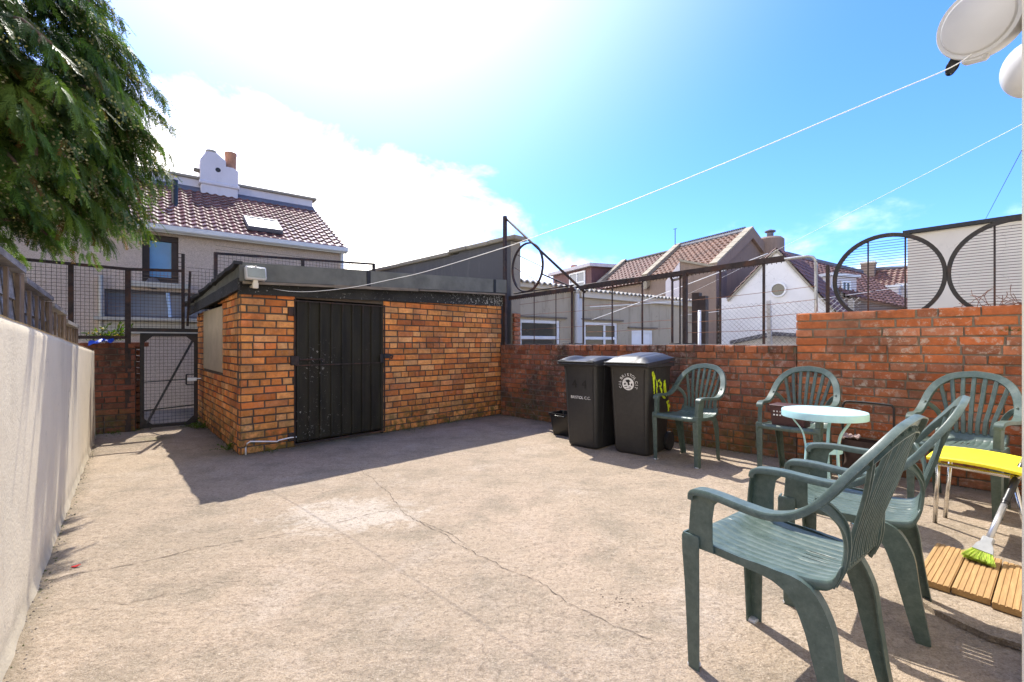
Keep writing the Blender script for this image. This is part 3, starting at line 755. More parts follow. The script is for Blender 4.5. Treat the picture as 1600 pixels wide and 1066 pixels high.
# ------------------------------------------------------------------ right-hand brick walls
sStep=rw_at(1245); sEnd=rw_at(1600)+1.5
lowtop=lambda x:1.128
lw=thing('brick_wall','low mottled old red brick wall behind the bins','wall',RWO)
b=MB(); c=MB()
wallbox(c,RWO,RW,RN,.0,sStep-.003,-.02,1.115,.215)
brick_face(c,b,RWO,RW,RN,sStep,0,lambda x:1.06,.0757,.228,.012,31,header_every=3,xjit=.012)
rnd=random.Random(12); x=0
while x<sStep-.05:                     # brick-on-edge coping course
    w=rnd.uniform(.095,.125); b.tint=(rnd.random(),min(1,max(0,rnd.gauss(.45,.25))),0)
    b.bbox(RWO+RW*(x+w/2)+UP*(1.093+rnd.uniform(-.004,.004))-RN*(.107-rnd.uniform(.004,.012)),(w-.012,.23,.075),.006,(RW,RN,UP)); x+=w
b.tint=(1,1,1)
b.build('brickwork',M['brick_red'],lw); c.build('mortar',M['mortar_red'],lw)
c=MB(); c.bar(RWO+RW*.06+UP*1.139-RN*.06,RWO+RW*(sStep-.02)+UP*1.141-RN*.06,.05,.006); c.build('flat_bar',M['galv'],lw)
hw=thing('brick_wall','higher bright red brick wall behind the seats at right','wall',RWO+RW*sStep)
b=MB(); c=MB(); O=RWO+RW*sStep
wallbox(c,O,RW,RN,.004,sEnd-sStep,-.02,1.435,.215)
brick_face(c,b,O,RW,RN,sEnd-sStep,0,lambda x:1.13,.0757,.232,.012,32,header_every=0)
brick_face(c,b,O+UP*1.13,RW,RN,sEnd-sStep,0,lambda x:.315,.0785,.25,.014,33,header_every=0,proud=.011)
for k in range(4):                     # end faces of the raised courses
    b.tint=(rnd.random(),.5,0); b.bbox(O+RW*.012+UP*(1.172+.0785*k)-RN*.106,(.04,.2,.066),.006,(RW,RN,UP))
x=0.0
while x<sEnd-sStep:                    # top faces
    w=.25*rnd.uniform(.96,1.04); b.tint=(rnd.random(),.6,0); b.bbox(O+RW*(x+w/2)+UP*1.418-RN*.107,(w-.014,.205,.05),.006,(RW,RN,UP)); x+=w
b.build('brickwork',M['brick_bright'],hw); c.build('mortar',M['mortar_bright'],hw)

# ------------------------------------------------------------------ iron fence on the low wall
def rp(s,z,off=-.08): p=RWO+RW*s+RN*off; return V(p.x,p.y,z)
def rps(px,off=-.08): O=RWO+RN*off; k=(px-800)/F; return (k*O.y-O.x)/(RW.x-k*RW.y)
def rpx(px,py,off=-.08): s=rps(px,off); p=rp(s,0,off); return V(p.x,p.y,EYE-p.y*(py-HZ)/F)
fe=thing('iron_fence','home made rusty iron rail fence with bent pipe and hoop on the low brick wall','metal fence',rp(0,1.14))
b=MB(); pt=rpx(789,338); b.bar(V(pt.x,pt.y,1.1),pt,.05,.05,up=RN); b.build('post',M['rust'],fe)
zr0=rpx(795,466).z; zr1=rpx(1212,405).z; s0=rps(795); s1=rps(1225)
b=MB(); n_=int((s1-s0)/.6)
b.bar(rp(s0,zr0),rp(s1,zr1),.014,.055); b.bar(rp(s0,zr0-.025,-.1),rp(s1,zr1-.025,-.1),.04,.008); b.build('rail',M['rust'],fe)
b=MB()
for k in range(90): 
    s_=s0+(s1-s0)*(k+.5)/90; z=zr0+(zr1-zr0)*(k+.5)/90-.048; b.bar(rp(s_,z,-.075),rp(s_,z+.02,-.075),.006,.006)
b.build('rail_teeth',M['rust'],fe)
def railz(px): s_=rps(px); return zr0+(zr1-zr0)*(s_-s0)/(s1-s0)
for px,w,zt in ((834,.010,440),(868,.010,437),(893,.022,0),(911,.016,0),(956,.014,444),(1003,.016,0),(1050,.014,436),(1062,.014,0),(1070,.045,0),(1125,.018,423),(1193,.022,412),(1274,.016,0),(1293,.028,0)):
    b=MB(); s_=rps(px); z1=rpx(px,zt).z if zt else railz(px) if px<1240 else rpx(px,415).z
    b.bar(rp(s_,1.143,-.09),rp(s_,z1,-.09),w,w,up=RN); b.build('upright',M['rust'] if px not in (1274,) else M['galv'],fe)
# bent top pipe: rises, runs level and drops at each end
def pipe(pxs,r,m): 
    b=MB(); pts=[rpx(*q,-.115) for q in pxs]; f=[]
    for i in range(len(pts)-1):
        for k in range(4): f.append(pts[i].lerp(pts[i+1],k/4))
    f.append(pts[-1]); b.tube(f,r,8); return b.build('top_pipe',m,fe,smooth=True)
pipe([(803,459),(850,452),(896,446)],.011,M['rust'])
pipe([(912,446),(950,440),(1000,434),(1035,430.5),(1042,429.5),(1048,432),(1050.5,440),(1050.5,536)],.014,M['rust'])
pipe([(1052,438),(1060,436),(1068,432),(1090,426),(1125,419),(1180,412),(1240,403.5),(1262,400.5),(1270,402),(1274.5,408),(1275,420),(1275,487)],.015,M['galv'])
# plates at upright feet
b=MB()
for px in (886,905,1055,1078): b.bbox(rp(rps(px),1.15,-.07),(.12,.05,.012),.003,(RW,RN,UP))
b.build('foot_plate',M['black_iron'],fe)
# thin horizontal wires
for (p0,y0,p1,y1) in ((812,476,893,464),(808,493,1000,478),(808,516,1050,500),(914,478,1050,467),(1075,470,1275,447),(1075,488,1275,468),(1075,504,1250,490),(1075,520,1250,513),(800,531,893,530),(914,519,1050,513)):
    b=MB(); a_=rpx(p0,y0); c_=rpx(p1,y1); m_=(a_+c_)/2-UP*.006; b.tube([a_,a_.lerp(m_,.5)-UP*.002,m_,m_.lerp(c_,.5)-UP*.002,c_],.0028,5); b.build('wire',M['rust_wire'],fe)
# hoop, diagonal brace, second brace, pulley
def hoop_ring(c,r,X,Z,band,th,mat,name,parent,n=56):
    b=MB(); N=X.cross(Z)
    P=[c+X*(r*math.cos(2*math.pi*k/n))+Z*(r*math.sin(2*math.pi*k/n)) for k in range(n)]
    ups=[(p-c).normalized() for p in P]
    b.sweep(P,[(-band/2,-th/2),(band/2,-th/2),(band/2,th/2),(-band/2,th/2)],up=ups,closed=True)
    return b.build(name,mat,parent,smooth=30)
HX=V(.60,-.80,0); hc=rpx(823.5,418)
hoop_ring(hc,.375,HX,UP,.03,.022,M['rust'],'hoop',fe)
b=MB()
for u0,v0,u1,v1 in ((-.67,.63,.98,-.11),(-.86,.10,.72,-.66)):
    b.bar(hc+HX*(.37*u0)+UP*(.37*v0),hc+HX*(.37*u1)+UP*(.37*v1),.009)
b.build('hoop_bar',M['rust'],fe)
b=MB(); a_=rpx(790,341,-.11); c_=rpx(914,457,-.11); b.tube([a_,c_],.019,8); b.build('brace',M['rust'],fe,smooth=True)
b=MB(); a_=rpx(846,428,-.12); c_=rpx(901,452,-.12); b.bar(a_,c_,.03,.018); b.build('brace',M['rust'],fe)
b=MB(); c_=rpx(903,455,-.05)
b.lathe([(0,-.012),(.03,-.012),(.034,-.006),(.024,0),(.034,.006),(.03,.012),(0,.012)],c_,20,(RW,UP,RN)); b.tube([c_+UP*.05-RW*.06,c_-RW*.01+UP*.01],.012); b.build('pulley',M['galv'],fe,smooth=40)

# big hoops with close bars on the higher wall
for px,lab,zc in ((1385,'whole rusty hoop with close horizontal bars on the high brick wall',1.737),(1589,'second barred rusty hoop cut by the right edge with dry twigs at its foot',1.735)):
    off=-.14; s_=rps(px,off); c_=rp(s_,zc,off)
    h=thing('hoop_screen',lab,'hoop screen',c_,0,'barred hoops on the high wall')
    hoop_ring(c_,.385,RW,UP,.045,.03,M['black_iron'],'ring',h)
    b=MB(); k=-.345; 
    while k<.36:
        w=math.sqrt(max(0,.372**2-k*k)); sl_=.012
        b.bar(c_-RW*w+UP*(k-sl_*0),c_+RW*w+UP*(k),.0038,.0038); k+=.0235
    b.build('bar',M['rust'],h)
    for dx in (-.13,.13) if px==1385 else (-.12,.14):
        b=MB(); w=math.sqrt(.375**2-dx*dx); b.bar(c_+RW*dx-UP*w+RN*.006,c_+RW*dx+UP*w+RN*.006,.009); b.build('upright',M['rust'],h)
# dry twigs on the wall top
tw=MB(); rnd=random.Random(7)
for k in range(46):
    s_=rps(1500+rnd.random()**.7*130,-.10); p=rp(s_,1.445,-.10+rnd.uniform(-.08,.03)); pts=[p]; d=V(rnd.uniform(-1,1),rnd.uniform(-1,1),rnd.uniform(.2,1.0)).normalized(); L=rnd.uniform(.03,.12)
    for i in range(4): d=(d+V(rnd.uniform(-.5,.5),rnd.uniform(-.5,.5),rnd.uniform(-.4,.2))).normalized(); p=p+d*L*.5; pts.append(V(p.x,p.y,max(p.z,1.445)))
    tw.tube(pts,.0022,4)
tag(tw.build('dry_twigs',M['rust_wire']),'dry brown climber twigs lying on the high brick wall top','twigs')

# dark rendered party wall with stone coping, running away behind the shed
pwl=thing('party_wall','dark grey rendered wall with stepped stone coping behind the shed','wall',V(.05,8.0,0))
PO=V(.055,8.02,0); PD=-RW
def pz(s): return 2.93 if s<1.25 else (2.93-.05*(s-1.25))
b=MB(); 
for a0_,a1_,z_ in ((0.0,1.42,2.93),(1.42,5.15,2.89)):
    b.hexa([PO+PD*a0_+RN*.11,PO+PD*a1_+RN*.11,PO+PD*a1_-RN*.11,PO+PD*a0_-RN*.11]+[q+UP*z_ for q in (PO+PD*a0_+RN*.11,PO+PD*a1_+RN*.11,PO+PD*a1_-RN*.11,PO+PD*a0_-RN*.11)])
b.build('rendered_face',M['grey_render'],pwl)
b=MB(); b.box(PO+PD*(-.012)+UP*1.46,(.02,.22,2.9),(PD,RN,UP)); b.build('end_face',M['stone'],pwl)
b=MB(); rnd=random.Random(6); x=-.14
while x<5.1:
    w=rnd.uniform(.55,.7); z_=2.965 if x<1.3 else 2.925
    b.bbox(PO+PD*(x+w/2)+UP*(z_+rnd.uniform(-.006,.006)),(w-.006,.33,.075),.012,(PD,RN,UP)); x+=w
b.build('coping',M['stone'],pwl)
b=MB()
for k in range(7): b.tint=(rnd.random(),rnd.random(),0); b.bbox(PO-PD*.052+UP*(1.17+.0775*k)+RN*.02,(.055,.16-.02*(k%2),.068),.006,(PD,RN,UP))
b.build('toothed_bricks',M['brick_bright'],pwl)
# ================================================================== buildings
def facade(mb,O,X,N,L,z0,z1f,holes,depth=.12):
    """wall skin with real openings and reveals; z1f(x) linear top"""
    xs=sorted({0,L,*[h[0] for h in holes],*[h[1] for h in holes]}); 
    for x0,x1 in zip(xs,xs[1:]):
        hs=sorted([h for h in holes if h[0]<=x0+1e-6 and h[1]>=x1-1e-6],key=lambda h:h[2]); z=z0; spans=[]
        for h in hs: spans.append((z,z,h[2],h[2])); z=h[3]
        spans.append((z,z,z1f(x0),z1f(x1)))
        for a,b,c,d in spans: mb.add([O+X*x0+UP*a,O+X*x1+UP*b,O+X*x1+UP*d,O+X*x0+UP*c],[(0,1,2,3)])
    for h0,h1,a,b in holes:
        q=[O+X*h0+UP*a,O+X*h1+UP*a,O+X*h1+UP*b,O+X*h0+UP*b]; r_=[p-N*depth for p in q]
        mb.add(q+r_,[(1,0,4,5),(2,1,5,6),(3,2,6,7),(0,3,7,4)])
def window(parent,O,X,N,h,mf,mg,fw=.06,inset=.07,bars=(),name='window'):
    x0,x1,a,b=h; m=MB(); c=lambda x,z,d: O+X*x+UP*z-N*d
    m.bbox(c((x0+x1)/2,a+fw/2,inset),(x1-x0,.06,fw),.006,(X,N,UP)); m.bbox(c((x0+x1)/2,b-fw/2,inset),(x1-x0,.06,fw),.006,(X,N,UP))
    for x in (x0+fw/2,x1-fw/2): m.bbox(c(x,(a+b)/2,inset),(fw,.057,b-a-2*fw+.004),.006,(X,N,UP))
    for k,t_ in bars:
        if k=='h': m.bbox(c((x0+x1)/2,a+(b-a)*t_,inset),(x1-x0-2*fw,.05,fw),.006,(X,N,UP))
        else: m.bbox(c(x0+(x1-x0)*t_,(a+b)/2,inset),(fw,.045,b-a-2*fw),.006,(X,N,UP))
    w=m.build(name,mf,parent); g_=MB(); g_.box(c((x0+x1)/2,(a+b)/2,inset+.008),(x1-x0-fw,.012,b-a-fw),(X,N,UP)); g_.build('pane',mg,w); return w
def tiles(mb,E0,E1,T0,T1,rows,pitch,amp,step,seed=1,prof='roll',var=.25):
    """roof tiles: eaves E0-E1, top T0-T1 (all points); corrugated rows with stepped courses"""
    rnd=random.Random(seed); Nn=((E1-E0).cross(T0-E0)).normalized(); 
    if Nn.z<0: Nn=-Nn
    L=(E1-E0).length; ncol=max(2,int(L/pitch)); sub=6
    for r_ in range(rows):
        v0,v1=r_/rows,(r_+1)/rows
        A0=E0.lerp(T0,v0); A1=E1.lerp(T1,v0); B0=E0.lerp(T0,v1); B1=E1.lerp(T1,v1); sh=(r_%2)*.5*0
        P=[]; tints=[]
        for i in range(ncol*sub+1):
            u=i/(ncol*sub); ph=(i/sub)*2*math.pi
            w=(math.sin(ph)*.5+.5)
            if prof=='roll': w=w**1.6
            h=amp*w
            lo=A0.lerp(A1,u)+Nn*(h+step); hi=B0.lerp(B1,u)+Nn*(h+.004); fo=A0.lerp(A1,u)+Nn*(h*.3)
            P+= [fo,lo,hi]
        base=len(mb.v)
        colt=[1+rnd.uniform(-var,var) for _ in range(ncol+2)]
        for i in range(ncol*sub+1):
            c=colt[(i+2)//sub]
            for q in P[3*i:3*i+3]: mb.v.append(tuple(q)); mb.t.append((c,c*.99,c*.97))
        for i in range(ncol*sub):
            a=base+3*i; b=base+3*i+3
            mb.f+=[(a,b,b+1,a+1),(a+1,b+1,b+2,a+2)]
    mb.tint=(1,1,1)

# ---- pebbledashed house behind the gate
HA=V(.79,.613,0).normalized(); HB=V(-.613,.79,0).normalized(); HN=-HB
HO=V(-3.65,9.83,0)-HA*9.0                          # facade foot, left end; right corner at s=9
def hs(px,off=0): O=HO+HN*off; k=(px-800)/F; return (k*O.y-O.x)/(HA.x-k*HA.y)
def hz(px,py,off=0): O=HO+HN*off; return EYE-(O+HA*hs(px,off)).y*(py-HZ)/F
house=thing('pebbledash_house','pebbledashed house with red tiled roof and white chimney beyond the gate','house',HO)
wb=(hs(222),hs(279),hz(250,427),hz(250,366)); wl_=(hs(163),hs(325),hz(240,497),hz(240,455))
wb=(wb[0],wb[1],min(wb[2],2.2),3.02)
b=MB(); facade(b,HO,HA,HN,9.0,-.03,lambda x:3.2,[wb,wl_],.14)
b.add([HO+HA*9+UP*-.03,HO+HA*9+HB*4.6+UP*-.03,HO+HA*9+HB*4.6+UP*3.2,HO+HA*9+HB*2.3+UP*4.5,HO+HA*9+UP*3.2],[(0,1,2,3,4)])
b.add([HO+UP*-.03,HO+HB*4.6+UP*-.03,HO+HB*4.6+UP*3.2,HO+HB*2.3+UP*4.5,HO+UP*3.2],[(4,3,2,1,0)])
b.add([HO+HB*4.6+UP*-.03,HO+HA*9+HB*4.6+UP*-.03,HO+HA*9+HB*4.6+UP*3.2,HO+HB*4.6+UP*3.2],[(3,2,1,0)])
b.build('wall',M['pebbledash'],house)
window(house,HO,HA,HN,wb,M['brown_frame'],M['glass_blue'],.10)
w2=window(house,HO,HA,HN,wl_,M['lead'],M['glass_grey'],.04,.09)
b=MB(); 
s_=hs(262); b.bar(HO+HA*s_+UP*(wl_[3]-.02)+HN*.02,HO+HA*hs(266)+UP*(wl_[2]+.02)+HN*.02,.05,.02); b.build('upright',M['blue_frame'],w2)
b=MB(); zsl=wl_[2]
b.bbox(HO+HA*((wl_[0]+wl_[1])/2)+UP*(zsl-.03)+HN*.05,(wl_[1]-wl_[0]+.25,.16,.06),.008,(HA,HN,UP)); b.bbox(HO+HA*((wl_[0]+wl_[1])/2)+UP*(zsl-.17)+HN*.025,(wl_[1]-wl_[0]+.12,.05,.21),.006,(HA,HN,UP)); b.build('sill',M['cream_sill'],house)
b=MB(); b.bbox(HO+HA*((wb[0]+wb[1])/2)+UP*(wb[2]-.05)+HN*.04,(wb[1]-wb[0]+.35,.1,.09),.008,(HA,HN,UP)); b.build('sill',M['cream_sill'],house)
b=MB(); s_=hs(158); b.tube([HO+HA*s_+HN*.05+UP*.9,HO+HA*s_+HN*.05+UP*2.25],.03); b.build('pipe',M['cream_sill'],house,smooth=True)
b=MB(); b.lathe([(0,.0),(.09,.0),(.1,-.02),(.1,-.03)],HO+HA*hs(239)+UP*hz(239,443)+HN*.03,20,(HA,UP,HN)); b.build('vent',M['lead'],house)
# roof
E0=HO+HN*.12+UP*3.17-HA*.3; E1=HO+HA*9.08+HN*.12+UP*3.17; T0=HO+HB*2.3+UP*4.52-HA*.3; T1=HO+HA*9.08+HB*2.3+UP*4.52
b=MB(); tiles(b,E0,E1,T0,T1,13,.155,.028,.03,5)
b.hexa([E0-UP*.03,E1-UP*.03,T1-UP*.03,T0-UP*.03,E0-UP*.005,E1-UP*.005,T1-UP*.005,T0-UP*.005])
T2=HO+HA*9.08+HB*4.7+UP*3.15; T3=HO+HB*4.7+UP*3.15-HA*.3; b.hexa([T0-UP*.03,T1-UP*.03,T2-UP*.03,T3-UP*.03,T0,T1,T2,T3])
roofh=b.build('roof',M['tile_red'],house,smooth=35)
b=MB(); b.bar(E0-UP*.06+HN*.0,E1-UP*.06,.02,.12,up=UP); b.sweep([E0-UP*.05+HN*.06,E1-UP*.05+HN*.06],[(-.055,.045),(-.045,-.03),(-.02,-.05),(.02,-.05),(.045,-.03),(.055,.045)]); b.build('gutter',M['pvc_white'],house)
b=MB(); p=HO+HA*9.0+HN*.07; b.tube([V(p.x,p.y,3.1),V(p.x,p.y,0)],.035); b.bbox(p+UP*3.12+HA*.06,(.12,.08,.06),.01,(HA,HN,UP)); b.build('downpipe',M['pvc_white'],house,smooth=40)
# ridge parapet with coping, lead flashing, chimney
b=MB(); cR=lambda s,o,z: HO+HA*s+HB*(2.3+o)+UP*z
b.hexa([cR(-.3,.02,4.3),cR(9.02,.02,4.3),cR(9.02,.24,4.3),cR(-.3,.24,4.3),cR(-.3,.02,4.78),cR(9.02,.02,4.78),cR(9.02,.24,4.78),cR(-.3,.24,4.78)]); b.build('ridge_parapet',M['lilac_white'],roofh)
b=MB(); b.bbox((cR(-.3,.13,4.81)+cR(9.08,.13,4.81))/2,(9.45,.34,.06),.01,(HA,HB,UP)); b.build('coping',M['stone'],roofh)
b=MB(); b.hexa([cR(-.3,-.16,4.44),cR(9.04,-.16,4.44),cR(9.04,.03,4.56),cR(-.3,.03,4.56),cR(-.3,-.16,4.48),cR(9.04,-.16,4.48),cR(9.04,.03,4.62),cR(-.3,.03,4.62)]); b.build('flashing',M['lead'],roofh)
sc_=( (lambda k:(k*(HO+HB*2.3).y-(HO+HB*2.3).x)/(HA.x-k*HA.y))((342-800)/F) )
ch=MB(); cc=cR(sc_,.1,0); w_=.70
def cz(py): return EYE-cc.y*(py-HZ)/F
zb,zm,zt1,zt2=4.1,cz(296),cz(268),cz(246)
ch.bbox(cc+UP*((zb+zm)/2),(w_,.55,zm-zb),.01,(HA,HB,UP)); ch.bbox(cc+UP*(zm+.03),(w_+.07,.62,.08),.015,(HA,HB,UP))
poly=[(-.36,zm+.07),(.36,zm+.07),(.36,zt1),(.26,zt1+.06),(.12,zt1+.06),(.12,zt2-.14),(-.06,zt2),(-.24,zt2),(-.36,zt2-.2)]
ch.prism([cc+HA*x+UP*z-HB*.26 for x,z in poly],HB*.52)
cho=ch.build('chimney',M['lilac_white'],house)
ch=MB(); ch.lathe([(.0,.02),(.10,.0),(.115,.06),(.10,.12),(.08,.10),(0,.08)],cc+HA*-.14+UP*(zt2-.01),16); ch.build('chimney_pot',M['stone'],cho,smooth=40)
ch=MB(); ch.lathe([(.11,-.02),(.115,.35),(.125,.37),(.125,.42),(.10,.42),(.095,.1)],cc+HA*.24+UP*(zt1+.05),18); ch.build('chimney_pot',M['terracotta'],cho,smooth=40)
ch=MB(); ch.tube([cc-HA*.36+UP*(zt1-.1)-HB*.1,cc-HA*.47+UP*(zt1-.09)-HB*.1],.05,8); ch.build('flue',M['old_wood'],cho)
ch=MB(); ch.lathe([(0,.0),(.04,.0),(.055,-.01)],cc-HB*.268+HA*-.03+UP*(zt1-.05),14,(HA,UP,HN)); ch.build('vent_hole',M['tar'],cho)
def onroof(px,py,lift=0):   # photo point on the front roof slope
    d=V((px-800)/F,1,-(py-HZ)/F); n_=(E1-E0).cross(T0-E0).normalized(); o=V(0,0,EYE); t_=(E0+n_*lift-o).dot(n_)/d.dot(n_); return o+d*t_
b=MB(); p=onroof(273,322); b.tube([p-UP*.1,p+UP*.5],.055,12); b.build('soil_pipe',M['black_plastic'],roofh,smooth=40)
b=MB(); p=cR(sc_-1.55,.1,4.7); b.tube([p,p+UP*.35],.06,12); b.build('soil_pipe',M['black_plastic'],roofh,smooth=40)
rn=(E1-E0).cross(T0-E0).normalized(); rn=rn if rn.z>0 else -rn; rs=(T0-E0).normalized()
p=onroof(411,353,.06); sw,sh_=.62,.62
b=MB()
for sx,sy,lx,ly in ((0,-.5,sw,.06),(0,.5,sw,.06),(-.5,0,.06,sh_-.06),(.5,0,.06,sh_-.06)): b.bbox(p+HA*sx*(sw-.06)+rs*sy*(sh_-.0)+rn*.02,(lx,ly,.09),.01,(HA,rs,rn))
so=b.build('skylight',M['lead'],roofh); b=MB(); b.box(p+rn*.035,(sw-.09,sh_-.05,.02),(HA,rs,rn)); b.build('pane',M['glass_cloud_reflection'],so)

# ---- neighbour's single-storey rendered extension beyond the iron fence
XO=V(.05,9.6,0); XD=V(.8,.6,0); XN=V(.6,-.8,0)
def xs_(px): k=(px-800)/F; return (k*XO.y-XO.x)/(XD.x-k*XD.y)
def xz(px,py): return EYE-(XO+XD*xs_(px)).y*(py-HZ)/F
ext=thing('rendered_extension','low beige rendered outbuilding with white windows behind the iron fence','outbuilding',XO)
LX=xs_(1087); h1=(xs_(812),xs_(875),.75,xz(840,500)); h2=(xs_(913),xs_(965),.70,xz(940,504)); h3=(xs_(987),xs_(1019),.0,xz(1000,516))
b=MB(); facade(b,XO,XD,XN,LX,-.03,lambda x:2.36,[h1,h2,h3],.12)
q=[XO+XD*LX,XO+XD*LX-XN*5]; b.add([q[0],q[1],q[1]+UP*2.36,q[0]+UP*2.36],[(0,1,2,3)]); b.add([XO,XO-XN*5,XO-XN*5+UP*2.36,XO+UP*2.36],[(3,2,1,0)])
b.build('wall',M['beige_render'],ext)
window(ext,XO,XD,XN,h1,M['pvc_white'],M['glass_dark'],.07,.05,(('h',.58),)); window(ext,XO,XD,XN,h2,M['pvc_white'],M['glass_dark'],.07,.05,(('h',.60),('v',.62)))
b=MB(); b.bbox(XO+XD*((h3[0]+h3[1])/2)+UP*(h3[3]/2)-XN*.05,(h3[1]-h3[0]-.12,.05,h3[3]-.1),.006,(XD,XN,UP)); b.bbox(XO+XD*((h3[0]+h3[1])/2)+UP*(h3[3]-.04)-XN*.04,(h3[1]-h3[0],.07,.08),.006,(XD,XN,UP))
for x in (h3[0]+.03,h3[1]-.03): b.bbox(XO+XD*x+UP*(h3[3]/2-.04)-XN*.04,(.06,.07,h3[3]-.08),.006,(XD,XN,UP))
b.build('door',M['pvc_white'],ext)
b=MB()
for h in (h1,h2,h3): b.bbox(XO+XD*((h[0]+h[1])/2)+UP*(h[3]+.06)+XN*.03,(h[1]-h[0]+.35,.06,.035),.005,(XD,XN,UP))
b.build('drip_ledge',M['old_wood'],ext)
b=MB(); s5=xs_(904)
def roofsheet(s0,s1,z0,z1,name,mat):
    b=MB()
    def fn(u,v):
        s=s0+(s1-s0)*u; p=XO+XD*s+XN*(.18-3.5*v); return V(p.x,p.y,z0+(z1-z0)*u+.75*v*.35+.028*math.sin(s*2*math.pi/.16))
    b.grid(fn,int((s1-s0)/.02),3)
    b.grid(lambda u,v: fn(u,0)-UP*(.03*v)+XN*.002,int((s1-s0)/.02),1)
    return b.build(name,mat,ext,smooth=60)
roofsheet(-.1,s5,2.47,2.42,'roof_sheet',M['corr']); roofsheet(s5,LX+.15,2.40,2.40,'roof_sheet',M['corr'])
b=MB(); b.bbox(XO+XD*(s5/2)+UP*2.385+XN*.05,(s5,.09,.10),.01,(XD,XN,UP)); b.bbox(XO+XD*((s5+LX)/2)+UP*2.30+XN*.05,(LX-s5,.09,.15),.01,(XD,XN,UP)); b.build('eaves_band',M['cream_render'],ext)
b=MB(); s4=xs_(897); p=XO+XD*s4+XN*.09; b.tube([p+UP*0,p+UP*2.3],.06,10); b.bbox(XO+XD*(s4+.16)+UP*1.1+XN*.03,(.10,.06,2.2),.01,(XD,XN,UP)); b.build('downpipe',M['grey_plastic'],ext,smooth=40)

# ---- white gabled house with round window
def plane_pt(px,py,O,D):
    k=(px-800)/F; t_=(k*O.y-O.x)/(D.x-k*D.y); p=O+D*t_; return V(p.x,p.y,EYE-p.y*(py-HZ)/F)
WD=V(.709,-.7055,0).normalized(); WNn=V(WD.y,-WD.x,0); WO=V(8.6,14.8,0)
wg=thing('white_house','white gabled house with a round window and red tiled roof','house',WO)
pk=plane_pt(1214,391,WO,WD); el=plane_pt(1141,465,WO,WD); er=plane_pt(1305,487,WO,WD); bl0=plane_pt(1126,465,WO,WD)
b=MB(); BK=-WNn*3.1
poly=[V(bl0.x,bl0.y,-.03),V(er.x,er.y,-.03),er,pk,el,V(bl0.x,bl0.y,el.z)]
b.prism([p+BK for p in poly],-BK); b.build('wall',M['white_wall'],wg)
rc=plane_pt(1216.5,453,WO,WD)+WNn*.02
b=MB(); b.lathe([(.19,.0),(.19,.05),(.235,.05),(.24,.0)],rc,28,(WD,UP,WNn)); w_=b.build('round_window',M['pvc_white'],wg,smooth=40)
b=MB(); b.lathe([(0,.012),(.19,.012)],rc,28,(WD,UP,WNn)); b.build('pane',M['glass_dark'],w_)
b=MB(); o1=WNn*.05
e1=er+(er-pk)*.10+o1; p1=pk+UP*.05+o1
tiles(b,e1+BK*1.08,e1,p1+BK*1.08,p1,12,.26,.05,.035,9,'roll'); 
e0=el+(el-pk)*.05+o1; tiles(b,e0,e0+BK*1.08,p1,p1+BK*1.08,10,.26,.05,.035,10)
rf_=b.build('roof',M['tile_brown'],wg,smooth=35)
b=MB(); b.bar(p1-UP*.05,e1-UP*.05,.06,.05,up=WNn); b.bar(p1-UP*.05,e0-UP*.05,.06,.05,up=WNn); b.build('bargeboard',M['stone'],wg)

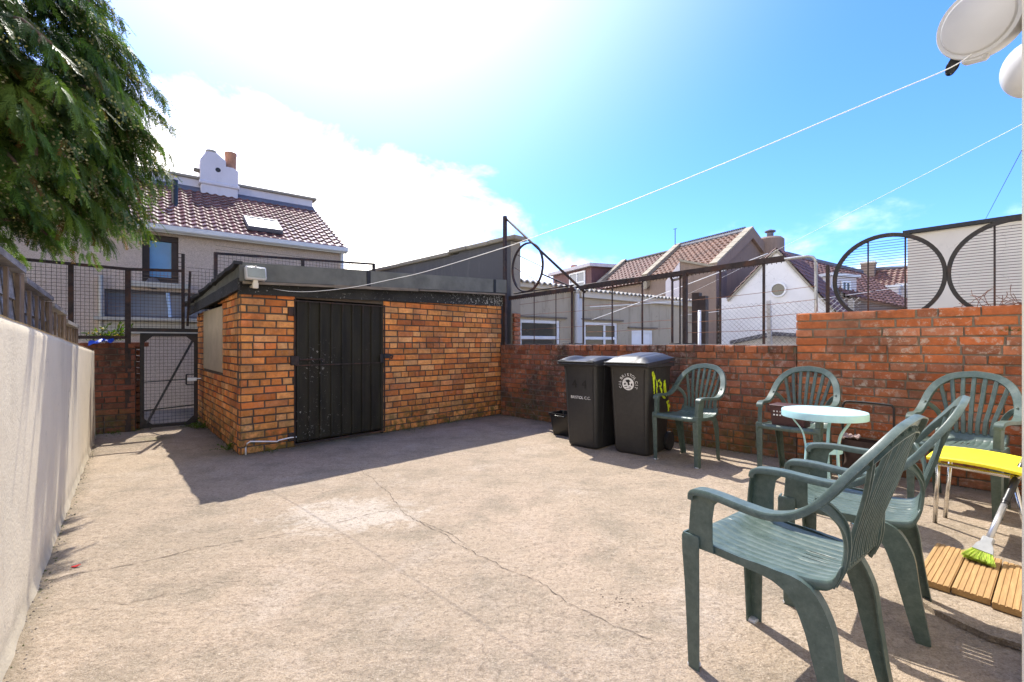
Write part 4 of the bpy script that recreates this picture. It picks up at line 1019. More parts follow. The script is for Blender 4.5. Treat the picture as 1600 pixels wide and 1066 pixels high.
# ---- brown gabled terrace house and its neighbours, party walls stepping up between roofs
TD=V(-.45,.893,0).normalized(); TE=V(-.893,-.45,0).normalized(); TO=V(9.3,18,0)
ZR=5.5; ZE=3.98; DP=1.9
def tp(s,e,z): p=TO+TD*s+TE*e; return V(p.x,p.y,z)
def tz(px,py,e=0): O=TO+TE*e; k=(px-800)/F; t_=(k*O.y-O.x)/(TD.x-k*TD.y); p=O+TD*t_; return t_,EYE-p.y*(py-HZ)/F
s1,_=tz(1060,386); s2,_=tz(976,410); s3=s2+5.5
units=[(0,s1,M['tile_orange'],'end terrace house with brown gable and pantiled roof beside the white house'),(s1,s2,M['tile_brown'],'middle terrace house with plain brown tiled roof between two party walls'),(s2,s3,M['tile_brown'],'far terrace house with flat roofed plum dormer and white window')]
for i,(sa,sb,mt,lab) in enumerate(units):
    t=thing('terrace_house',lab,'house',tp(sa,0,0),0,'terraced houses beyond the neighbouring yard')
    b=MB(); drop=.12*i
    poly=[tp(sa,DP-.05,-.03),tp(sa,-DP,-.03),tp(sa,-DP,ZE-drop),tp(sa,0,ZR-drop),tp(sa,DP-.05,ZE-drop)]
    b.prism(poly,TD*(sb-sa-.02)); b.build('wall',M['brown_render'],t)
    b=MB(); g_=.16
    tiles(b,tp(sb-.02,DP+.12,ZE-drop),tp(sa+g_,DP+.12,ZE-drop),tp(sb-.02,0,ZR+.05-drop),tp(sa+g_,0,ZR+.05-drop),11,.24,.055,.04,20+i)
    tiles(b,tp(sa+g_,-DP-.12,ZE-drop),tp(sb-.02,-DP-.12,ZE-drop),tp(sa+g_,0,ZR+.05-drop),tp(sb-.02,0,ZR+.05-drop),9,.24,.055,.04,30+i)
    r_=b.build('roof',mt,t,smooth=35)
    b=MB(); n_=int((sb-sa)/.3)
    for k in range(n_): 
        c=tp(sa+.2+.3*k,0,ZR+.09-drop); b.tube([c,c+TD*.29],.10,8)
        if i==0:
            for kk in (.03,.13,.23): b.bar(c+TD*kk+UP*.09,c+TD*kk+UP*.17,.07,.05,up=TD)
    b.build('ridge',M['tile_brown'] if i else M['lead'],r_)
    # party wall coping at the near end
    b=MB(); hh=.16 if i==0 else .34
    for (e0,z0_,e1,z1_) in ((DP+.15,ZE-drop-.05,0,ZR-drop),(-DP-.1,ZE-drop-.05,0,ZR-drop)):
        b.hexa([tp(sa-.14,e0,z0_-.25),tp(sa+.16,e0,z0_-.25),tp(sa+.16,e1,z1_-.25),tp(sa-.14,e1,z1_-.25),tp(sa-.14,e0,z0_+hh),tp(sa+.16,e0,z0_+hh),tp(sa+.16,e1,z1_+hh),tp(sa-.14,e1,z1_+hh)])
    b.build('party_wall',M['brown_render'] if i==0 else M['stone'],t)
    b=MB()
    for e0,z0_,e1,z1_ in ((DP+.15,ZE-drop-.05,0,ZR-drop),):
        for k in range(7):
            a_=V(*tp(sa+.01,e0+(e1-e0)*k/7,z0_+(z1_-z0_)*k/7+hh+.03)); c_=V(*tp(sa+.01,e0+(e1-e0)*(k+.94)/7,z0_+(z1_-z0_)*(k+.94)/7+hh+.03)); b.bar(a_,c_,.34,.06)
    b.build('coping',M['stone'],t)
    if i==0:
        b=MB(); c=tp(-.05,-1.15,4.2); b.lathe([(.5,0),(.5,1.1),(.42,1.18),(0,1.2)],c,12); cq=b.build('chimney',M['brown_render'],t,smooth=40)
        b=MB(); b.lathe([(.12,0),(.12,.2),(.2,.24),(.2,.28),(0,.36)],c+UP*1.18,12); b.build('chimney_pot',M['lead'],cq,smooth=40)
    if i==1:
        b=MB(); c=tp(sa+.1,.1,ZR+.2); b.tube([c,c+UP*.75],.018,6); b.bar(c+UP*.75-TD*.1,c+UP*.75+TD*.1,.02); b.build('aerial',M['dark_wire'],t)
    if i==2:
        # dormer
        D0=sa+.5; D1=sa+4.3; zd=ZE-drop+.15; zt=ZR-.28
        b=MB(); b.hexa([tp(D0,DP-.1,zd-.4),tp(D1,DP-.1,zd-.4),tp(D1,-.2,zd-.4),tp(D0,-.2,zd-.4),tp(D0,DP-.1,zt),tp(D1,DP-.1,zt),tp(D1,-.2,zt),tp(D0,-.2,zt)])
        d_=b.build('dormer',M['purple_clad'],t)
        b=MB(); b.hexa([tp(D0-.2,DP+.15,zt-.03),tp(D1+.2,DP+.15,zt-.03),tp(D1+.2,-.3,zt+.0),tp(D0-.2,-.3,zt+.0),tp(D0-.2,DP+.15,zt+.14),tp(D1+.2,DP+.15,zt+.14),tp(D1+.2,-.3,zt+.2),tp(D0-.2,-.3,zt+.2)]); b.build('flat_roof',M['lilac_white'],d_)
        window(d_,tp(D0,DP-.1,0)+TE*.06,TD,TE,(.5,2.0,zd,zt-.15),M['pvc_white'],M['glass_grey'],.09,.02,(('h',.5),('v',.5)))
        b=MB(); c=tp(sb-.2,-.4,ZR-.2); b.lathe([(.16,0),(.18,.7),(.22,.74),(.2,.85),(0,.85)],c,12); b.build('chimney_pot',M['terracotta'],t,smooth=40)
# small rear wing in front of the end terrace house
wgO=V(7.0,15.9,0)
t=thing('rear_wing','small brown rendered rear wing with one white side below the pantiled roof','outbuilding',wgO)
A_=at(1063,409,17.2); B_=at(1119,419,16.2); 
dd=V(.62,.8,0)*2.2
b=MB(); poly=[V(A_.x,A_.y,0),V(B_.x,B_.y,0),B_,A_]; b.prism(poly,dd); b.build('wall',M['brown_render'],t)
C_=at(1040,440,17.6); b=MB(); b.prism([V(A_.x-.02,A_.y+.0,0),V(C_.x,C_.y,0),C_,V(A_.x-.02,A_.y,A_.z)],dd*.2); b.build('side_wall',M['lilac_white'],t)
b=MB(); b.prism([A_-dd*.05+UP*.0,B_-dd*.05,B_-dd*.05+UP*.08,A_-dd*.05+UP*.08],dd*1.1); b.build('coping',M['stone'],t)

# ---- cream blank wall building at right
KO=V(7.725,9.0,0); KD=V(.645,-.765,0).normalized(); KN=V(-KD.y*-1,0,0)
KB=V(.765,.645,0)
t=thing('cream_building','big plain cream walled building with thin dark roof edge at right','building',KO)
b=MB(); b.hexa([KO,KO+KD*7,KO+KD*7+KB*5,KO+KB*5]+[q+UP*3.28 for q in (KO,KO+KD*7,KO+KD*7+KB*5,KO+KB*5)]); b.build('wall',M['cream_render'],t)
b=MB(); o_=-KB*.08-KD*.06; b.hexa([q+UP*3.285 for q in (KO+o_,KO+KD*7-KB*.08,KO+KD*7+KB*5,KO+KB*5-KD*.06)]+[q+UP*3.35 for q in (KO+o_,KO+KD*7-KB*.08,KO+KD*7+KB*5,KO+KB*5-KD*.06)]); b.build('roof_edge',M['tar'],t)

# ---- far houses seen through the barred hoop
for k,(lab,pxa,ya,pxb,yb,Y,dormers,chim,yE) in enumerate((
   ('far house with white box dormer and red roof seen through the left barred hoop',1226,398,1346,427,21,[(1299,1367,431,473)],None,492),
   ('farthest house with red tiled roof and yellow chimney seen through the left barred hoop',1338,424,1470,416,30,[(1366,1398,451,490),(1403,1440,447,480)],(1357,414),482))):
    A_=at(pxa,ya,Y); B_=at(pxb,yb,Y+ (2.2 if k==0 else -3)); D_=(B_-A_); D_.z=0; D_.normalize(); N_=V(D_.y,-D_.x,0)
    E_A=A_+N_*2.6; E_A.z=A_.z-2.1; E_B=B_+N_*2.6; E_B.z=B_.z-2.1
    t=thing('far_house',lab,'house',V(A_.x,A_.y,0),0,'far houses seen through the hoop')
    b=MB(); tiles(b,E_A,E_B,A_,B_,12,.28,.06,.045,40+k); r_=b.build('roof',M['tile_brown'],t,smooth=35)
    b=MB(); q=[E_A-N_*.2,E_B-N_*.2,B_-N_*2.6,A_-N_*2.6]; b.hexa([V(p.x,p.y,-.03) for p in q]+[V(p.x,p.y,E_A.z-.02 if i<1 else E_B.z-.02 if i<2 else (E_B.z if i<3 else E_A.z)-.02) for i,p in enumerate(q)])
    b.prism([E_A-N_*.2-UP*.1,A_-UP*.06,A_-N_*2.6-UP*2.1],D_*.05); b.prism([E_B-N_*.2-UP*.1,B_-UP*.06,B_-N_*2.6-UP*2.1],-D_*.05)
    b.build('wall',M['brown_render'],t)
    b=MB(); b.bar(A_+UP*.06,B_+UP*.06,.2,.14); b.build('ridge',M['lead'],r_)
    for (xa,xb,yt,yb_) in dormers:
        Yd=(A_.y+B_.y)/2-3.2 if k==0 else (A_.y+B_.y)/2-2.0
        a_=at(xa,yt,Yd); c_=a_+D_*((xb-xa)*Yd/F*.92); hgt=(yb_-yt)*Yd/F
        b=MB(); q=[a_,c_,c_-N_*1.9,a_-N_*1.9]; b.hexa([p-UP*hgt for p in q]+q); d_=b.build('dormer',M['lilac_white'],t)
        b=MB(); q=[a_+N_*.12-D_*.1,c_+N_*.12+D_*.1,c_-N_*1.9+D_*.1,a_-N_*1.9-D_*.1]; b.hexa([p+UP*.005 for p in q]+[p+UP*.12 for p in q]); b.build('flat_roof',M['white_wall'],d_)
        W=(c_-a_).length; b0=V(a_.x,a_.y,0)+N_*.07
        window(d_,b0,D_,N_,(W*.35,W*.7,a_.z-hgt*.85,a_.z-hgt*.15),M['pvc_white'],M['glass_dark'],.08,.02,(('v',.5),))
    if chim:
        b=MB(); c=at(chim[0],chim[1],Y-.8); b.bbox(c-UP*.9,(.7,.55,1.9),.02,(D_,N_,UP)); cq=b.build('chimney',M['brown_render'],t)
        b=MB(); b.bbox(c+UP*.1,(.8,.65,.14),.02,(D_,N_,UP)); b.build('chimney_cap',M['cream_sill'],cq)

# ---- chain link fence and low roof in the neighbour's yard
off=-.75
cf=thing('chain_link_fence','sagging grey chain link fence in front of the white gabled house','fence',rp(rps(1125,off),0,off))
b=MB(); s0=rps(1122,off); s1=rps(1345,off); zt=rpx(1200,466,off).z
p_=.055; n_=int((s1-s0)/p_); H_=zt-.75; m_=int(H_/p_)
for k in range(-m_,n_):
    for sg in (1,-1):
        a0_=k*p_ if sg>0 else (k+m_)*p_; pts=[]
        sA,zA=a0_,0; sB,zB=a0_+sg*m_*p_,m_*p_
        Ls=s1-s0
        def clip(sA,zA,sB,zB):
            d=(sB-sA); ta=0;tb=1
            for lim,side in ((0,1),(Ls,-1)):
                fa=(sA-lim)*side; fb=(sB-lim)*side
                if fa<0 and fb<0: return None
                if fa<0: ta=max(ta,fa/(fa-fb))
                if fb<0: tb=min(tb,fa/(fa-fb))
            return (sA+d*ta,zA+(zB-zA)*ta,sA+d*tb,zA+(zB-zA)*tb) if tb>ta else None
        c=clip(sA,zA,sB,zB)
        if c: b.tube([rp(s0+c[0],.75+c[1],off+.003*sg),rp(s0+c[2],.75+c[3],off+.003*sg)],.0021,3)
b.build('wire_mesh',M['galv'],cf)
for pa,pb_,yt in ((1201,1206,470),(1330,1330,468)):
    b=MB(); a_=rpx(pa,yt,off-.03); c_=rpx(pb_,536,off-.03); c_.z=0; b.bar(a_,c_,.045,.045,up=RN); b.build('post',M['grey_plastic'],cf)
ox=-.95; lr=thing('lean_to_roof','low grey edged lean-to roof below the chain link fence','outbuilding',V(*rp(rps(1205,ox),0,ox)))
a_=rpx(1140,534,ox); k_=rpx(1206,520,ox); c_=rpx(1300,526,ox); bk_=-RN*1.6
b=MB()
for p,q in ((a_,k_),(k_,c_)): b.hexa([p-UP*.03,q-UP*.03,q+bk_-UP*.03,p+bk_-UP*.03,p+UP*.012,q+UP*.012,q+bk_+UP*.012,p+bk_+UP*.012])
b.build('roof',M['lead'],lr)
b=MB(); b.prism([V(a_.x,a_.y,0)+bk_*.05,V(c_.x,c_.y,0)+bk_*.05,c_-UP*.035+bk_*.05,k_-UP*.035+bk_*.05,a_-UP*.035+bk_*.05],bk_*.9); b.build('wall',M['white_wall'],lr)
# dark posts and pale pole standing in the gap beside the extension
for px,yt,w,mt,lab,nm in ((1089,458,.10,'brown_frame','dark brown timber post beside the beige outbuilding','timber_post'),(1099,463,.10,'brown_frame','second brown timber post, right of the pale flaking pole','timber_post')):
    o=-1.1; b=MB(); p=rpx(px,yt,o); b.bar(V(p.x,p.y,0),p,w,w,up=RN); tag(b.build(nm,M[mt]),lab,'post')
b=MB(); p=rpx(1093,485,-.9); b.tube([V(p.x,p.y,0),p],.02,8); tag(b.build('pole',M['pvc_white'],smooth=True),'pale flaking thin pole between two dark posts','pole')
# ================================================================== plastic garden chairs
def catmull(pts, k=5):
    pts=[Vector(p) for p in pts]; out=[]
    for i in range(len(pts)-1):
        p0=pts[max(i-1,0)];p1=pts[i];p2=pts[i+1];p3=pts[min(i+2,len(pts)-1)]
        for j in range(k):
            t=j/k; out.append(.5*((2*p1)+(p2-p0)*t+(2*p0-5*p1+4*p2-p3)*t*t+(3*p1-p0-3*p2+p3)*t**3))
    out.append(pts[-1]); return out
CH=[(-.026,.001),(-.022,.006),(.022,.006),(.026,.001),(.026,-.016),(.0215,-.016),(.0205,-.001),(-.0205,-.001),(-.0215,-.016),(-.026,-.016)]
def make_chair(label, loc, f):
    t=thing('garden_chair',label,'chair',(loc[0],loc[1],0),math.atan2(-f[0],f[1]),'green plastic garden armchairs')
    G=M['green_plastic']
    # seat: dished sheet with grooves, turned-down rim and four short slots
    us=sorted(set([round(q,4) for q in [-1,-.97,-.92,.92,.97,1]+[g_+d for g_ in [-.8+.2*k for k in range(9)] for d in (-.02,-.008,.008,.02)]+[c+d for c in (-.23,-.08,.08,.23) for d in (-.016,.016)]+[-.9,-.7,-.5,-.3,-.1,.1,.3,.5,.7,.9]]))
    ys=[.262,.260,.250,.235,.21,.17,.12,.07,.02,-.03,-.05,-.09,-.13,-.16,-.18,-.193,-.203,-.213]
    zs=[.425,.450,.462,.466,.464,.457,.451,.447,.445,.445,.445,.446,.448,.452,.458,.468,.486,.512]
    def hw(y): return .222-(.262-y)*.08 if y>-.15 else .187
    sp=[]; rows=[]
    for y,z in zip(ys,zs):
        w=hw(y); row=[]
        for e in (('L',2),('L',1)): row.append((-w-.006*(1 if e[1]==2 else .7), y, z-(.028 if e[1]==2 else .006)))
        for u in us:
            gr=min(abs(u-(-.8+.2*k)) for k in range(9)); dz=-.0016 if gr<.009 and -.19<y<.24 else 0
            row.append((u*w,y-.012*(1-u*u)*(1 if y>.2 else 0)*0, z-.010*(1-u*u)*(1 if y<.2 else .3)+dz))
        for e in (1,2): row.append((w+.006*(1 if e==2 else .7), y, z-(.028 if e==2 else .006)))
        rows.append(row)
    n=len(rows[0]); b=MB(); P=[p for r_ in rows for p in r_]; fs=[]
    for j in range(len(rows)-1):
        for i in range(n-1):
            if 2<=i<n-3:
                um=(us[i-2]+us[i-1])/2; ym=(ys[j]+ys[j+1])/2
                if -.13<ym<-.05 and any(abs(um-c)<.016 for c in (-.23,-.08,.08,.23)): continue
            fs.append((j*n+i+1,j*n+i,(j+1)*n+i,(j+1)*n+i+1))
    b.add(P,fs); b.build('seat',G,t,True,smooth=40,mods=[('SOLIDIFY',dict(thickness=.004,offset=-1))])
    # front legs with pale worn feet, arm supports
    for s in (1,-1):
        def L(levels,th=.006,fr=1):
            b=MB(); P=[]; r_=.008
            for cx,cy,z,wx,wy in levels:
                for dx,dy in ((0,-r_),(-r_*.3,-r_*.3),(-r_,0),(-wx,0),(-wx,-th),(-th,-th),(-th,-wy),(0,-wy)): P.append((s*(cx+dx),cy+fr*dy,z))
            m=8; fs=[(k*m+i,k*m+(i+1)%m,k*m+m+(i+1)%m,k*m+m+i) for k in range(len(levels)-1) for i in range(m)]
            fs+=[tuple(range(m-1,-1,-1)),tuple(range((len(levels)-1)*m,len(levels)*m))]; b.add(P,fs); return b
        lg=L([(.236,.238,.0,.040,.044),(.238,.243,.15,.045,.050),(.240,.250,.30,.050,.058),(.242,.258,.41,.054,.066),(.242,.260,.462,.054,.070),(.239,.256,.474,.047,.062)]).build('leg',G,t,True,smooth=30)
        ft=MB(); ft.bbox((s*.2175,.222,.007),(.036,.036,.015),.004); ft.build('foot',M['grey_plastic'],lg,True)
        L([(.233,.240,.432,.036,.10),(.234,.238,.47,.036,.092),(.235,.232,.55,.036,.086),(.236,.226,.60,.036,.088),(.237,.220,.628,.036,.11)],.005).build('arm_support',G,t,True,smooth=30)
        # rear leg: broad curved plate with a flange
        pth=catmull([(s*.226,.20,.448),(s*.224,.06,.438),(s*.219,-.045,.430),(s*.211,-.118,.400),(s*.207,-.160,.32),(s*.205,-.182,.21),(s*.201,-.208,.08),(s*.199,-.226,.0)],4)
        ws=[.024,.028,.040,.084,.086,.070,.055,.046]; wsc=[]
        for i in range(len(pth)): q=i/4; k=min(int(q),6); wsc.append(((ws[k]+(ws[k+1]-ws[k])*(q-k))*.93,min(1,.16+.84*max(0,q-1.2)/1.8)))
        sec=[(-.5*s,0),(.5*s,0),(.5*s,-.036),(.42*s,-.036),(.40*s,-.006),(-.5*s,-.006)]
        if s<0: sec=sec[::-1]
        b=MB(); b.sweep(pth,sec,up=(s,0,0),scale=wsc); b.build('leg',G,t,True,smooth=30)
    # arms and arched back frame in one flowing band, split where they join
    half=[(.222,.226,.600),(.223,.222,.622),(.226,.195,.637),(.238,.12,.641),(.250,.02,.634),(.256,-.06,.634),(.256,-.13,.660),(.248,-.19,.714),(.228,-.243,.788),(.188,-.290,.852),(.113,-.322,.903),(.0,-.334,.922)]
    ups=[(0,.9,.4),(0,.6,.8),(0,.1,1),(0,0,1),(0,0,1),(0,0.05,1),(0,.5,.86),(0,.75,.66),(-.02,.88,.47),(-.03,.92,.38),(0,.93,.36),(0,.93,.36)]
    k=6
    hp=catmull(half,k); hu=[Vector(u).normalized() for u in catmull(ups,k)]
    cut=6*k
    full=hp+[V(-p.x,p.y,p.z) for p in hp[::-1][1:]]; fu=hu+[V(-u.x,u.y,u.z) for u in hu[::-1][1:]]
    nF=len(full)
    for a,c,nm in ((0,cut,'armrest'),(cut,nF-1-cut,'back_frame'),(nF-1-cut,nF-1,'armrest')):
        b=MB(); sclist=[(1.0,1.0) if nm=='armrest' else (1.0,1) for _ in range(a,c+1)]
        b.sweep(full[a:c+1],CH,up=fu[a:c+1],scale=sclist); b.build(nm,G,t,True,smooth=40)
    SL=[(-.013,.0),(-.010,.004),(.010,.004),(.013,.0),(.013,-.008),(.009,-.008),(.008,-.001),(-.008,-.001),(-.009,-.008),(-.013,-.008)]
    def arch(x):
        best=min(hp[cut:],key=lambda p:abs(p.x-abs(x))); return best
    for i in range(7):
        q=(i-3)/3; xb=.112*q; xt=.185*q; a_=arch(xt)
        pts=catmull([(xb,-.209,.492),(xb*1.06,-.222,.58),(xb+(xt-xb)*.55,-.262,.72),(xt*.98,a_.y+.004,a_.z-.012)],5)
        b=MB(); b.sweep(pts,SL,up=(0,.96,.26)); b.build('slat',G,t,True,smooth=40)
    for s in (1,-1):
        pts=catmull([(s*.170,-.19,.44),(s*.160,-.212,.50),(s*.158,-.220,.57),(s*.178,-.215,.630),(s*.215,-.190,.680),(s*.248,-.168,.700)],5)
        b=MB(); b.sweep(pts,[(a*1.25,c) for a,c in SL],up=(0,.96,.26)); b.build('side_branch',G,t,True,smooth=40)
    return t
c0=make_chair('nearest green plastic armchair, alone at the front with its back to the right',(.958,1.60),(-.605,.796))
def chair(label,loc,f):
    c=copy_tree(c0); c.location=(loc[0],loc[1],0); c.rotation_euler=(0,0,math.atan2(-f[0],f[1])); c['label']=label
    ROOTS[c.name]=Matrix.Translation(V(loc[0],loc[1],0))@Matrix.Rotation(math.atan2(-f[0],f[1]),4,'Z'); return c
bpy.context.view_layer.update()
chair('green plastic armchair just behind the nearest one, its rear legs by the decking boards',(1.535,2.05),(-.73,.68))
chair('green plastic armchair standing beside the wheelie bin with graffiti',(1.74,4.55),(-.77,-.63))
chair('green plastic armchair behind the round table, holding a dark box on its seat',(2.46,3.98),(-.74,-.67))
chair('green plastic armchair behind the yellow seat, backed against the high brick wall',(3.17,3.25),(-.83,-.55))

# ================================================================== round table
TB=V(2.13,3.15,0)
t=thing('bistro_table','small round pale blue white metal table with lower shelf','table',TB,.3)
b=MB(); b.lathe([(0,.695),(.238,.695),(.247,.693),(.250,.686),(.250,.648),(.247,.646),(.244,.648),(.244,.683),(0,.685)],(0,0,0),64); b.build('tabletop',M['table_white'],t,True,smooth=40)
b=MB(); b.lathe([(0,.452),(.104,.452),(.108,.448),(.108,.415),(.105,.415),(.105,.445),(0,.445)],(0,0,0),40); b.build('shelf',M['table_white'],t,True,smooth=40)
for k in range(3):
    a=k*2.094+.45; e=lambda r_,z: V(r_*math.cos(a),r_*math.sin(a),z)
    b=MB(); b.sweep(catmull([e(.215,.684),e(.185,.63),(e(.13,.55)),e(.111,.47),e(.107,.40),e(.12,.28),e(.165,.12),e(.22,.0)],5),[(-.009,-.004),(.009,-.004),(.009,.004),(-.009,.004)],up=e(1,0)); b.build('leg',M['table_white'],t,True,smooth=30)

# dark box on the chair behind the table
bx=V(2.36,3.90,.452); f=V(-.74,-.67,0).normalized(); sx=V(f.y,-f.x,0)
t=thing('storage_box','dark maroon box with pale lettering on the chair behind the table','box',bx)
b=MB(); b.hexa([bx+sx*(a*.12)+f*(c*.08)+UP*z for z,a_,c_ in ((.0,1,1),(.17,1.12,1.15)) for a,c in ((-a_,-c_),(a_,-c_),(a_,c_),(-a_,c_))]); b.build('body',M['maroon'],t)
b=MB(); rnd=random.Random(9)
for z,n_ in ((.125,9),(.095,8)):
    for k in range(n_): 
        b.box(bx+sx*(.10-.024*k)+f*(.0805+.012*z/.17+.0035)+UP*z,(.015*rnd.uniform(.6,1),.002,.012*rnd.uniform(.6,1.1)),(sx,f,UP))
b.build('lettering',M['white_print'],t)
b=MB(); b.bbox(bx+UP*.174,(.28,.20,.012),.005,(sx,f,UP)); b.build('lid',M['maroon'],t)
b=MB(); b.tube(catmull([bx-sx*.135+UP*.16,bx-sx*.17+UP*.12,bx-sx*.165+UP*.06,bx-sx*.14+UP*.05],4),.004,6); b.build('handle',M['white_plastic'],t,smooth=True)

# hoop framed trolley bag by the wall
tb=V(2.98,3.86,0)
t=thing('trolley_bag','thin dark hoop handled frame with brown bag between table and wall','trolley bag',tb)
x_=RW; b=MB(); 
b.tube(catmull([tb-x_*.17+UP*.0,tb-x_*.17+UP*.55,tb-x_*.165+UP*.63,tb-x_*.12+UP*.655,tb+x_*.12+UP*.65,tb+x_*.165+UP*.63,tb+x_*.17+UP*.55,tb+x_*.17],4),.009,8); b.build('handle',M['black_iron'],t,smooth=True)
b=MB(); n_=20
b.grid(lambda u,v: tuple(tb+RN*.09+x_*((.155+.012*math.sin(v*9))*math.cos(2*math.pi*u)*1.0)+RN*(.085+.01*math.sin(v*7+u*12))*math.sin(2*math.pi*u)+UP*(.02+.33*v)),n_*2,10)
b.build('bag',M['dark_brown'],t,smooth=True)
b=MB(); b.grid(lambda u,v: tuple(tb+RN*.09+x_*(-.10+.06*(u-.5)*2)+RN*.05*(v-.5)*2+UP*(.37+.04*mnoise.noise(V(u*5,v*4,3)))),18,10); b.build('cloth',M['pinkish'],t,smooth=True,mods=[('SOLIDIFY',dict(thickness=.006))])

# ================================================================== wheelie bins
def rrect(w,d,r,n=5):
    P=[]
    for cx,cy,a0 in ((w/2-r,d/2-r,0),(-w/2+r,d/2-r,90),(-w/2+r,-d/2+r,180),(w/2-r,-d/2+r,270)):
        for k in range(n+1): a=R(a0+90*k/n); P.append((cx+r*math.cos(a),cy+r*math.sin(a)))
    return P
def loft(b,levels,cap=True):
    P=[]; m=None
    for w,d,r,z,oy in levels:
        q=rrect(w,d,r); m=len(q); P+=[(x,y+oy,z) for x,y in q]
    fs=[(k*m+i,k*m+(i+1)%m,k*m+m+(i+1)%m,k*m+m+i) for k in range(len(levels)-1) for i in range(m)]
    if cap: fs+=[tuple(range(m-1,-1,-1)),tuple(range((len(levels)-1)*m,len(levels)*m))]
    b.add(P,fs)
def text_mesh(s,size,extr=.0008):
    cu=bpy.data.curves.new('txt','FONT'); cu.body=s; cu.size=size; cu.extrude=extr; cu.align_x='CENTER'; cu.align_y='CENTER'
    o=bpy.data.objects.new('txt',cu); col.objects.link(o); bpy.context.view_layer.update()
    me=bpy.data.meshes.new_from_object(o.evaluated_get(bpy.context.evaluated_depsgraph_get()))
    vs=[v.co.copy() for v in me.vertices]; fs=[tuple(p.vertices) for p in me.polygons]
    bpy.data.objects.remove(o); bpy.data.curves.remove(cu); bpy.data.meshes.remove(me); return vs,fs
def yfront(z): return .235+.055*(z-.02)/.93+.0035
def xside(z): return .19+.035*(z-.02)/.93+.002
def front_text(b,s,size,cx,cz,rot=0):
    vs,fs=text_mesh(s,size); c,s_=math.cos(rot),math.sin(rot); P=[]
    for v in vs:
        x=v.x*c-v.y*s_; y=v.x*s_+v.y*c; z=cz+y; P.append((-(cx+x),yfront(z)+v.z,z))
    b.add(P,fs)
def make_bin(label,loc,f,bodymat,humps):
    t=thing('wheelie_bin',label,'bin',(loc[0],loc[1],0),math.atan2(-f[0],f[1]),'black wheelie bins by the wall')
    b=MB(); loft(b,[(.34,.42,.05,.0,.0),(.375,.455,.05,.015,.0),(.385,.47,.045,.04,.0),(.425,.55,.04,.72,.0),(.438,.565,.04,.88,.0),(.45,.58,.04,.90,.0),(.452,.585,.04,.925,.0)]); 
    b.add([(x,.275,z) for x,z in ()],[]); b.build('body',bodymat,t,True,smooth=35)
    b=MB(); loft(b,[(.475,.62,.03,.905,-.005),(.49,.635,.03,.91,-.005),(.49,.635,.03,.94,-.005),(.47,.62,.03,.945,-.005)]); b.build('rim',bodymat,t,True,smooth=35)
    # recessed vertical corner ribs on the sides
    b=MB()
    for s in (1,-1):
        b.hexa([(s*.192,.10,.05),(s*.196,.10,.05),(s*.196,.125,.05),(s*.192,.125,.05),(s*.222,.10,.89),(s*.227,.10,.89),(s*.227,.125,.89),(s*.222,.125,.89)])
        b.hexa([(s*.150,.236,.06),(s*.156,.240,.06),(s*.156,.236,.06),(s*.150,.232,.06),(s*.176,.288,.88),(s*.184,.294,.88),(s*.184,.288,.88),(s*.176,.284,.88)])
    b.build('rib',bodymat,t,True)
    # lid: front lip with two steps, domed top rising to the hinge
    b=MB(); nx,ny=28,20
    def top(u,v):
        x=-.245+.49*u; y=.345-.66*v; e=min(u,1-u)*2
        z=.955+.045*v
        if humps=='ends': z+=.042*max(0,1-abs(u-.12)/.14)**.6*math.sin(min(1,v*1.5+.05)*math.pi)**.5*1.0 + .042*max(0,1-abs(u-.88)/.14)**.6*math.sin(min(1,v*1.5+.05)*math.pi)**.5
        else: z+=.052*min(1,e*3)**.7*min(1,v*7)**.6*min(1,(1-v)*5)**.6 + .010*(1 if .25<u<.75 else 0)*min(1,v*6)*min(1,(1-v)*5)
        return (x,y,z)
    b.grid(top,nx,ny); 
    edge=[top(i/nx,0) for i in range(nx+1)]+[top(1,j/ny) for j in range(1,ny+1)]+[top(1-i/nx,1) for i in range(1,nx+1)]+[top(0,1-j/ny) for j in range(1,ny)]
    m=len(edge); lo=[(x*1.01,y+(.006 if y>.3 else 0),z-.035) for x,y,z in edge]; b.add(edge+lo,[(i,i+m,(i+1)%m+m,(i+1)%m) for i in range(m)])
    b.bbox((0,.358,.953),(.47,.018,.012),.003); b.bbox((0,.360,.928),(.47,.016,.008),.003); b.build('lid',M['lid'],t,True,smooth=35,mods=[])
    b=MB(); b.tube([(-.2,-.355,.985),(.2,-.355,.985)],.015,10); 
    for x in (-.19,0,.19): b.bbox((x,-.325,.98),(.05,.07,.04),.008)
    b.build('handle',M['lid'],t,True,smooth=40)
    for s in (1,-1):
        b=MB(); b.lathe([(0,-.025),(.03,-.03),(.07,-.022),(.098,-.025),(.1,-.015),(.1,.015),(.098,.025),(.07,.022),(.03,.03),(0,.025)],(s*.205,-.235,.1),28,(V(0,1,0),UP,V(1,0,0))); b.build('wheel',M['rubber'],t,True,smooth=40)
    b=MB(); b.tube([(-.2,-.235,.1),(.2,-.235,.1)],.012,8); b.build('axle',M['black_iron'],t,True)
    return t
t1=make_bin('slim black wheelie bin nearer the corner, with plain white lettering',(.93,5.27),(-.68,-.73),M['bin_black'],'ends')
b=MB(); front_text(b,'BRISTOL C.C.',.044,.01,.555); b.build('lettering',M['white_print'],t1,True)
b=MB(); front_text(b,'4',.13,-.065,.70,.1); front_text(b,'4',.13,.06,.70,-.05); b.build('house_number',M['dark_print'],t1,True)
t2=make_bin('black wheelie bin with round white crest and yellow graffiti',(1.385,4.955),(-.67,-.74),M['bin_brown'],'dome')
b=MB(); cz0=.735; rr_=.093
for i,chh in enumerate('BRISTOL'): a=R(90+54-18*i); front_text(b,chh,.042,rr_*math.cos(a),cz0+rr_*math.sin(a),a-math.pi/2)
